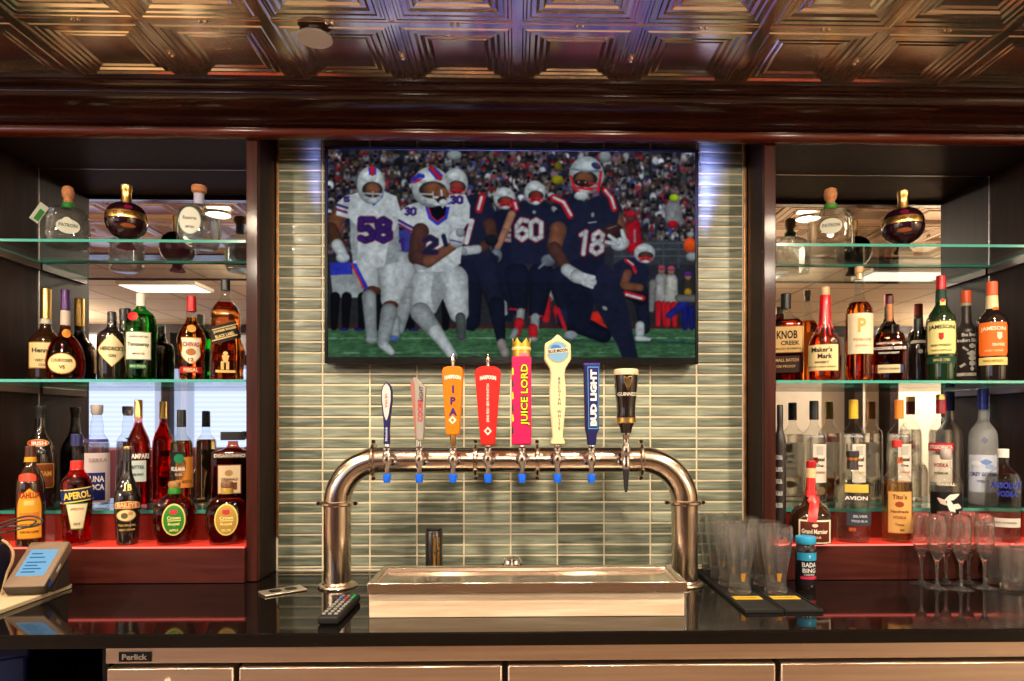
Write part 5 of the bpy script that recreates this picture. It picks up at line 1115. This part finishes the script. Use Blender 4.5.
        q = slab([(px-8,364),(px-8,368),(px-6.4,430),(px-5,434),(px-4,445),(px+4,445),(px+5,434),(px+7,430),(px+7.6,368),(px+7.6,364)], .026, I(30,28,84), .003)
        f = MB().prism([(U(px - 4.6), Z(367)), (U(px - 3.4), Z(429)), (U(px + 6), Z(429)), (U(px + 7), Z(367))], -.0138, -.013, I(90,160,226)); f.prism([(U(px - 3.9), Z(368)), (U(px - 2.8), Z(428)), (U(px + 5.4), Z(428)), (U(px + 6.3), Z(368))], -.0143, -.0138, I(24,34,110)); f.build('face_plate', q, smooth=0)
        m = MB().text(flat(-.0150), 'BUD LIGHT', U(px + 1.4), Z(398), 6.4 * k, I(238,232,226), w=56 * k, rot=PI/2, bold=.06); m.build('lettering', q, smooth=0)
        MB().box(U(px - 8.4), U(px + 8), -.014, .014, Z(366), Z(363.3), I(70,60,160)).build('top_cap', q, bevel=.002)
    else:
        gp = [(5.4,433),(6.2,428),(8.6,423),(9.6,418),(9.2,412),(9.6,404),(11,392),(12,380),(12,375)]
        q = MB().lathe([(a * k, Z(y)) for a, y in gp], pr('stout_black', (.012,.008,.007), .12, coat=1.), seg=40).build('handle', t)
        MB().lathe([(12 * k, Z(375.2)), (12.4 * k, Z(374)), (12.3 * k, Z(370.5)), (11 * k, Z(369.2))], I(232,214,176), seg=40).build('foam_head', q)
        MB().lathe([(8.9 * k, Z(423.2)), (9.9 * k, Z(422.5)), (10.1 * k, Z(418)), (9.5 * k, Z(417.4))], M_gold, seg=40).build('gold_band', q)
        def gfn(x, z, off):
            r = float(np.interp(z, [Z(y) for a, y in gp], [a * k for a, y in gp])) ; u = max(-.97, min(.97, x / r)); return (x, -r * math.sqrt(1 - u * u) - off, z)
        m = MB().text(gfn, 'GUINNESS', 0, Z(394.5), 3.6 * k, I(226,216,200), w=19 * k, off=.001)
        m.build('lettering', q, smooth=0); m = MB()
        hp = [(-3.6, 377), (-3, 384), (-.2, 390.5), (1.6, 388), (3.8, 379), (3.6, 377)]
        m.tube([gfn(a * k, Z(y), .0012) for a, y in [(-3.8,377),(-3,383),(0,390.5),(2,386),(3.9,378)]], .0011, M_gold, seg=6)
        m.tube([gfn(a * k, Z(y), .0012) for a, y in [(-3.8,377),(-1,379),(1.5,377),(3.9,378)]], .0013, M_gold, seg=6)
        for a in (-2, -.8, .5, 1.8): m.tube([gfn(a * k, Z(378.5), .0010), gfn((a * .4) * k, Z(387.5), .0010)], .0005, M_gold, seg=5)
        m.build('harp_emblem', q, smooth=0)
for i in range(8): tap(i)

# ================================================================ DRIP TRAY ON ITS WOODEN BOARD
M_pine = wood('pale_maple', (.62,.45,.30), (.84,.68,.50), rough=.45, coat=.1, scale=(1.5, 20, 20))
yb0 = 1.612
wb = MB().box(PX(369, yb0), PX(684.5, yb0), yb0, 1.785, TOP, TOP + .0595, M_pine).build('drip_tray_board', bevel=.0015)
o = wb; tag(o, 'pale wooden block under the drip tray', 'wooden block')
y0t = 1.600; y1t = 1.80; ta, tb = PX(367, y0t), PX(687.5, y0t); cxm = (ta + tb) / 2; hw = (tb - ta) / 2
tt = thing('drip_tray', 'long rectangular stainless steel drip tray on the wooden block', 'drip tray', (cxm, (y0t + y1t) / 2, TOP + .060))
hy = (y1t - y0t) / 2; h = .024
v = []; f = []
R = [(hw, hy, 0), (hw, hy, h), (hw - .004, hy - .004, h), (hw - .012, hy - .012, h - .004), (hw - .016, hy - .016, h - .013), (hw - .05, hy - .045, h - .016)]
for (a, b_, z) in R: v += [(-a, -b_, z), (a, -b_, z), (a, b_, z), (-a, b_, z)]
for i in range(len(R) - 1):
    for j in range(4): f.append((i*4+j, i*4+(j+1)%4, (i+1)*4+(j+1)%4, (i+1)*4+j))
f.append((0,3,2,1)); e_ = (len(R) - 1) * 4; f.append((e_, e_+1, e_+2, e_+3))
MB().add(v, f, pr('tray_steel', (.88,.78,.68), .16, 1., bump=.03, bs=(3,300,300))).build('pan', tt, bevel=.0012)
MB().lathe([(.018, h - .0155), (.016, h - .0145), (.004, h - .0150)], M_chrome, seg=24).build('drain', tt)

# ---- objects on the counter
o = thing('bitters_can', 'slim black can with vertical gold lettering behind the drip tray', 'can', (PX(434, 2.02), 2.02, TOP))
MB().lathe([(.0245,0),(.0255,.002),(.0255,.140),(.024,.1435),(.022,.144)], pr('satin_black', (.016,.013,.012), .3, coat=.4), seg=36).build('body', o)
MB().lathe([(.0235,.144),(.0238,.147),(.0225,.149)], M_black, seg=36).build('lid', o)
cf = lambda x, z, off: (x, -math.sqrt(.0255 ** 2 - x * x) - off, z)
MB().text(cf, 'REMBRANDT CHOCOLATE', .004, .082, .0075, pr('gold_print', C(206,150,60), .3, .5), w=.105, rot=PI/2, off=.0007).text(cf, 'COCKTAIL BITTERS', .0155, .080, .006, pr('gold_print', C(206,150,60), .3, .5), w=.09, rot=PI/2, off=.0007).build('label', o)
o = thing('rinser_cap', 'small chrome knobbed fitting behind the middle of the drip tray', 'fitting', (PX(512, 1.99), 1.99, TOP))
MB().lathe([(.020,0),(.020,.030),(.014,.034),(.014,.040),(.024,.044),(.029,.052),(.027,.062),(.018,.069),(.006,.072)], M_chrome, seg=28).build('body', o)
kb = MB()
for a in range(8): kb.tube([(.028 * math.cos(a * PI / 4), .028 * math.sin(a * PI / 4), .046), (.022 * math.cos(a * PI / 4), .022 * math.sin(a * PI / 4), .066)], .004, M_chrome, seg=8)
kb.build('knobs', o)
# outlet plate
o = thing('outlet_plate', 'silver outlet plate with two black sockets lying on the counter', 'outlet plate', (PX(283, 1.868), 1.868, TOP), math.radians(38))
M_plate = pr('silver_plate', C(190,178,160), .3, .7)
MB().box(-.057, .057, -.030, .030, .0005, .006, M_plate).build('plate', o, bevel=.002)
for x in (-.021, .021): MB().lathe([(.0155,.0058),(.0155,.0072),(.003,.0076)], M_black, seg=24, x=x, n=3).build('socket', o)
# remote control
o = thing('remote_control', 'black remote control with coloured buttons lying by the left tower leg', 'remote control', (-.425, 1.655, TOP), math.radians(-1))
MB().box(-.024, .024, -.105, .105, .001, .021, M_rubber).build('body', o, bevel=.006, bseg=3)
btn = MB(); rows_ = 9
for r_ in range(rows_):
    for c_ in range(3):
        col = (150,146,140) if r_ < 6 else (120,116,112)
        if r_ == 8 and c_ == 2: col = (30,160,90)
        if r_ == 7: col = ((70,90,200), (200,40,40), (40,150,80))[c_]
        cxx = -.014 + c_ * .014; cyy = -.085 + r_ * .0205
        MB().lathe([(.0046,.0208),(.0046,.0235),(.003,.0242)], I(*col), seg=12, x=cxx, y=cyy).build('button', o)
# card terminal on a beige board
MBd = pr('beige_board', C(196,176,140), .5, var=.06)
o = MB().box(-1.85, -1.238, 1.50, 1.925, TOP + .0003, TOP + .012, MBd).build('serving_board', bevel=.002); tag(o, 'beige flat board at the left end of the counter', 'board')
o = thing('card_terminal', 'grey brown payment terminal with tilted lit screen on the beige board', 'payment terminal', (-1.270, 1.80, TOP + .012), math.radians(6))
tl = Matrix.Translation((0, -.005, .004)) @ Matrix.Rotation(math.radians(38), 4, 'X')
M_term = pr('taupe_plastic', C(118,98,80), .45); M_termd = pr('dark_taupe', C(52,42,36), .5)
MB().box(-.05, .05, 0, .155, 0, .030, M_term, M=tl).build('body', o, bevel=.004)
MB().box(-.0505, .0505, -.001, .03, -.001, .0285, M_termd, M=tl).build('front_cover', o, bevel=.003)
MB().add([(-.045, .03, 0.), (.045, .03, 0), (.045, .11, 0), (-.045, .11, 0), (-.045, .075, .055), (.045, .075, .055), (.045, .10, .078), (-.045, .10, .078)], [(0,3,2,1),(0,1,5,4),(1,2,6,5),(2,3,7,6),(3,0,4,7),(4,5,6,7)], M_termd).build('stand', o)
sc = MB().box(-.034, .034, .035, .125, .0300, .0312, emit('terminal_screen', C(150,205,240), .9), M=tl)
for q, (a, b_) in enumerate(((.045, .02), (.056, .026), (.067, .018), (.078, .028), (.095, .022), (.108, .016))): sc.box(-.026, -.026 + b_ * 1.7, a, a + .004, .0312, .0314, emit('terminal_text', C(60,130,180), .8), M=tl)
sc.build('screen', o, smooth=0)
MB().box(.0500, .0508, .060, .085, .010, .017, I(210,200,190), M=tl).build('card_slot', o)
MB().box(.0500, .0508, .012, .030, .008, .020, I(60,90,170), M=tl).build('logo_patch', o)
# dark receipt printer at the frame edge, cables
o = MB().box(-.06, .06, -.07, .07, 0, .13, pr('navy_black_plastic', (.008,.012,.03), .35)).box(-.05, .05, -.06, .06, .13, .145, M_black).build('receipt_printer', loc=(-1.425, 1.80, TOP + .012), bevel=.006); tag(o, 'dark navy receipt printer at the far left of the counter', 'printer')
M_cab = pr('cable_black', (.02,.02,.02), .3)
def cable(name, pts, r, mat, lab):
    P = [Vector(p) for p in pts]; Q = []
    for i in range(len(P) - 1):
        a, b, c, d = P[max(i - 1, 0)], P[i], P[i + 1], P[min(i + 2, len(P) - 1)]
        for s_ in range(6):
            u = s_ / 6; Q.append(.5 * ((2 * b) + (c - a) * u + (2 * a - 5 * b + 4 * c - d) * u * u + (3 * b - 3 * c + d - a) * u ** 3))
    Q.append(P[-1]); o = MB().tube(Q, r, mat, seg=10).build(name); return tag(o, lab, 'cable')
def W(px, py, Y): X = PX(px, Y); return (X, Y, PZ(py, X, Y))
cable('loose_cable', [W(-20,530,1.86), W(0,524,1.86), W(15,519,1.87), W(30,516,1.88), W(41,519,1.89), W(40,524,1.88), W(28,527,1.87), W(14,526,1.87), W(2,527,1.87), W(-16,530,1.85), (-1.43, 1.84, TOP + .163)], .0028, M_cab, 'black looped cable hanging in front of the coffee liqueur bottle, upper loop')
cable('loose_cable', [W(-18,536,1.82), W(0,529,1.82), W(12,523,1.83), W(26,520,1.84), W(36,521,1.845), W(30,526,1.845), W(16,530,1.83), W(0,533,1.80), (-1.43, 1.79, TOP + .163)], .0022, M_cab, 'thinner black cable looped just below the first one')
cable('cream_cable', [W(2,540,1.82), W(8,544,1.82), W(13,552,1.82), W(12,562,1.82), W(7,574,1.82), (-1.345, 1.81, TOP + .0145)], .0035, I(196,160,120), 'cream cable bending down beside the receipt printer')
o = MB().box(-.010, .010, -.004, .004, 0, .026, I(70,170,70)).build('key_fob', loc=(PX(18.5, 1.955), 1.955, TOP), bevel=.003, rz=.2)
o.location.z = TOP; o.scale.z = 1.; tag(o, 'small green plastic tag standing behind the payment terminal', 'tag')
# ---- bar mats and pint glasses
GMAT = 'black rubber bar mats at the right'
for i, (a, b_) in enumerate(((.553, .647), (.652, .745))):
    t = thing('bar_mat', ['long black rubber bar mat under the left row of pint glasses', 'long black rubber bar mat under the right row of pint glasses'][i], 'bar mat', ((a + b_) / 2, (1.865, 1.80)[i], TOP), group=GMAT)
    L_ = (.235, .168)[i]
    w2 = (b_ - a) / 2
    m = MB().box(-w2, w2, -L_, L_, .0003, .006, M_rubber).box(-w2, -w2 + .004, -L_, L_, .006, .009, M_rubber).box(w2 - .004, w2, -L_, L_, .006, .009, M_rubber).box(-w2 + .004, w2 - .004, -L_, -L_ + .004, .006, .009, M_rubber).box(-w2 + .004, w2 - .004, L_ - .004, L_, .006, .009, M_rubber)
    m.build('mat', t, bevel=.001)
    MB().box(-.036, .036, -.128 + .065 * i, -.096 + .065 * i, .006, .0068, I(214,176,50)).text(lambda x, z, off: (x, z, .0070), 'LAGER', 0, -.113 + .065 * i, .012, I(120,80,20), w=.05).build('yellow_logo', t)
pint_prof = [(.0005,.0),(.028,.0),(.0295,.002),(.0290,.012),(.0275,.030),(.0290,.055),(.0345,.090),(.0405,.125),(.0430,.150),(.0425,.178),(.0405,.1785),(.0408,.150),(.0382,.125),(.0322,.090),(.0267,.056),(.0250,.032),(.0245,.018),(.018,.0155),(.0005,.015)]
def pint(lab, x, y):
    t = thing('pint_glass', lab, 'glass', (x, y, TOP + .0065), group='pint glasses on the bar mats')
    MB().lathe(pint_prof, M_drink, seg=48, cap0=False, cap1=False).build('glass_body', t, smooth=60)
    pf = lambda x_, z, off: (x_, -math.sqrt(max(1e-6, float(np.interp(z, [.03,.055,.09], [.0278,.0293,.0348])) ** 2 - x_ * x_)) - off, z)
    MB().surf(pf, -.007, .007, .034, .056, pr('gold_print', C(206,150,60), .3, .5), 'taper', nx=6, nz=4, off=.0004).build('gold_crest', t)
    return t
p0 = None; names = ['front', 'second from the front', 'third from the front', 'back']
for side, xx in (('left', .600), ('right', .698)):
    for j in range(4 if side == 'left' else 3):
        lab = 'clear pint glass with gold crest, %s of the %s row' % (names[j], side)
        yy = 1.812 + j * .0875
        if side == 'right' and j == 2: xx, yy, lab = .6862, 2.03, 'clear pint glass with gold crest, on the counter behind the right bar mat'
        if p0 is None: p0 = pint(lab, xx, yy)
        else:
            c = copy_tree(p0); c.location = (xx, yy, TOP + (.0065 if not 'behind' in lab else .0003)); c['label'] = lab
            c.rotation_euler.z = rnd.uniform(-.3, .3)
# ---- cherry jar
Xj = PX(805.5, 1.885); t = thing('cherry_jar', 'small black jar with bright blue lid beside the pint glasses', 'jar', (Xj, 1.885, TOP)); k = DEP(Xj, 1.885) / F
MB().lathe([(.0255,0),(.0275,.003),(.0278,.108),(.026,.116),(.0235,.120),(.0235,.126)], pr('dark_jar', (.02,.012,.012), .1, coat=1.), seg=40).build('jar_body', t)
MB().lathe([(.0265,.124),(.0272,.126),(.0272,.142),(.0255,.1445)], I(50,160,206), seg=40).build('lid', t, bevel=.0008)
jf = lambda x, z, off: (x, -math.sqrt(max(1e-7, .0280 ** 2 - min(.0275, abs(x)) ** 2)) - off, z)
j = MB().surf(jf, -.0272, .0272, .012, .104, I(22,20,24), off=.0003, nx=24, nz=2).surf(jf, -.0272, .0272, .080, .102, I(50,160,206), off=.0006, nx=24, nz=2).surf(jf, -.022, .022, .029, .037, I(206,50,80), off=.0006, nx=16, nz=2)
j.text(jf, 'BADA', 0, .069, .013, I(232,228,224), w=.038).text(jf, 'BING', 0, .053, .012, I(232,228,224), w=.036).text(jf, 'CHERRIES', 0, .042, .006, I(200,200,200), w=.03).text(jf, 'Y', 0, .091, .008, I(230,240,245)); j.build('label', t)
# ---- champagne flutes
fp = [(.0005,.0),(.031,.0),(.032,.0012),(.026,.003),(.010,.007),(.0045,.014),(.0035,.030),(.0038,.060),(.0055,.074),(.012,.086),(.0200,.104),(.0248,.128),(.0258,.150),(.0240,.180),(.0222,.205),(.0212,.2055),(.0230,.180),(.0247,.150),(.0237,.128),(.0190,.106),(.0105,.0895),(.003,.083),(.0005,.082)]
FL = [(937, 1.87, 'front row left'), (961, 1.855, 'front row middle'), (984.5, 1.87, 'front row right'), (921.5, 1.925, 'back row leftmost, furthest left of all'), (946, 1.93, 'back row, second from the left'), (968.5, 1.93, 'back row rightmost')]
f0 = None
for px, Y, w in FL:
    lab = 'clear champagne flute, ' + w
    if f0 is None:
        f0 = thing('champagne_flute', lab, 'flute', (PX(px, Y), Y, TOP), group='champagne flutes at the right end')
        MB().lathe(fp, M_drink, seg=40, cap0=False, cap1=False).build('glass_body', f0, smooth=60)
    else:
        c = copy_tree(f0); c.location = (PX(px, Y), Y, TOP); c['label'] = lab
# ---- tumblers at the right edge
tp = [(.0005,.0),(.027,.0),(.029,.003),(.0285,.030),(.0300,.075),(.0315,.118),(.0300,.1185),(.0286,.075),(.0270,.032),(.0255,.015),(.0005,.013)]
g0 = None
for px, Y, w in ((997, 1.925, 'behind the flutes'), (1012, 1.86, 'right of the flutes'), (1028, 1.90, 'cut by the right edge of the photo')):
    lab = 'clear straight tumbler ' + w
    if g0 is None:
        g0 = thing('tumbler', lab, 'glass', (PX(px, Y), Y, TOP), group='tumblers at the right end of the counter')
        MB().lathe(tp, M_drink, seg=40, cap0=False, cap1=False).build('glass_body', g0, smooth=60)
    else:
        c = copy_tree(g0); c.location = (PX(px, Y), Y, TOP); c['label'] = lab

# ================================================================ LIGHTS OF THE ROOM
def area(nm, loc, sx, sy, e, col, rot=(0,0,0), spread=180):
    l = bpy.data.lights.new(nm, 'AREA'); l.shape = 'RECTANGLE'; l.size = sx; l.size_y = sy; l.energy = e; l.color = col; l.spread = math.radians(spread)
    o = bpy.data.objects.new(nm, l); COL.objects.link(o); o.location = loc; o.rotation_euler = rot; return o
M_troff = emit('troffer_face', (1., .86, .68), 3.)
for i, (x, y, e) in enumerate(((-1.7, -.6, 60), (0., -.9, 50), (1.7, -.6, 60), (-5.0, -2.4, 260), (0, -2.4, 50), (5.0, -2.4, 260), (2.95, -.62, 0), (-2.9, -1.2, 0))):
    t = thing('ceiling_light', 'flat rectangular ceiling light of the dining room, ' + ['near left', 'near middle', 'near right', 'far left', 'far middle', 'far right', 'furthest right of the near row', 'furthest left, between the rows'][i], 'ceiling light', (x, y, MCEIL), group='flat ceiling lights of the dining room')
    MB().box(-.32, .32, -.17, .17, -.03, 0, I(220,210,190)).build('housing', t, bevel=.004)
    MB().box(-.30, .30, -.15, .15, -.033, -.0305, M_troff).build('diffuser', t, smooth=0)
    if e == 0: continue
    l = bpy.data.lights.new('ceiling_lamp', 'POINT'); l.energy = e; l.color = (1., .86, .68); l.shadow_soft_size = .02
    a = bpy.data.objects.new('bulb', l); COL.objects.link(a); a.parent = t; a.location = (0, 0, -.12)
a = area('window_light', (-3.9, -3.45, EYE), 3.8, 1.3, 14, (.62,.72,1.), (PI/2, 0, 0))
g_ = area('added_blue_fill', (0, YV - .02, EYE + .46), 1.06, .40, 300, (.26,.30,1.), (PI / 2 + math.radians(38), 0, 0), 62)  # added blue fill lamp before the screen, not the picture's own light
W_ = bpy.data.worlds.new('world'); SC.world = W_; W_.use_nodes = True
W_.node_tree.nodes['Background'].inputs[0].default_value = (1., .85, .7, 1); W_.node_tree.nodes['Background'].inputs[1].default_value = .15
# ================================================================ CAMERA AND RENDER LOOK
cam = bpy.data.cameras.new('camera'); co_ = bpy.data.objects.new('camera', cam); COL.objects.link(co_)
co_.location = (0, 0, EYE); co_.rotation_euler = (PI / 2, 0, -TH)
cam.sensor_width = 36; cam.lens = F / 1024 * 36; cam.shift_x = -(CX - 512) / 1024; cam.shift_y = (CY - 340.5) / 1024; cam.clip_start = .05
SC.camera = co_
SC.view_settings.view_transform = 'Standard'; SC.view_settings.look = 'None'; SC.view_settings.exposure = EXPO; SC.view_settings.gamma = 1; SC.view_settings.use_curve_mapping = False
cy_ = SC.cycles
cy_.use_denoising = True; cy_.max_bounces = 20; cy_.transmission_bounces = 18; cy_.transparent_max_bounces = 24; cy_.glossy_bounces = 8; cy_.diffuse_bounces = 3
cy_.caustics_reflective = False; cy_.caustics_refractive = False; cy_.sample_clamp_indirect = 6; cy_.use_adaptive_sampling = False
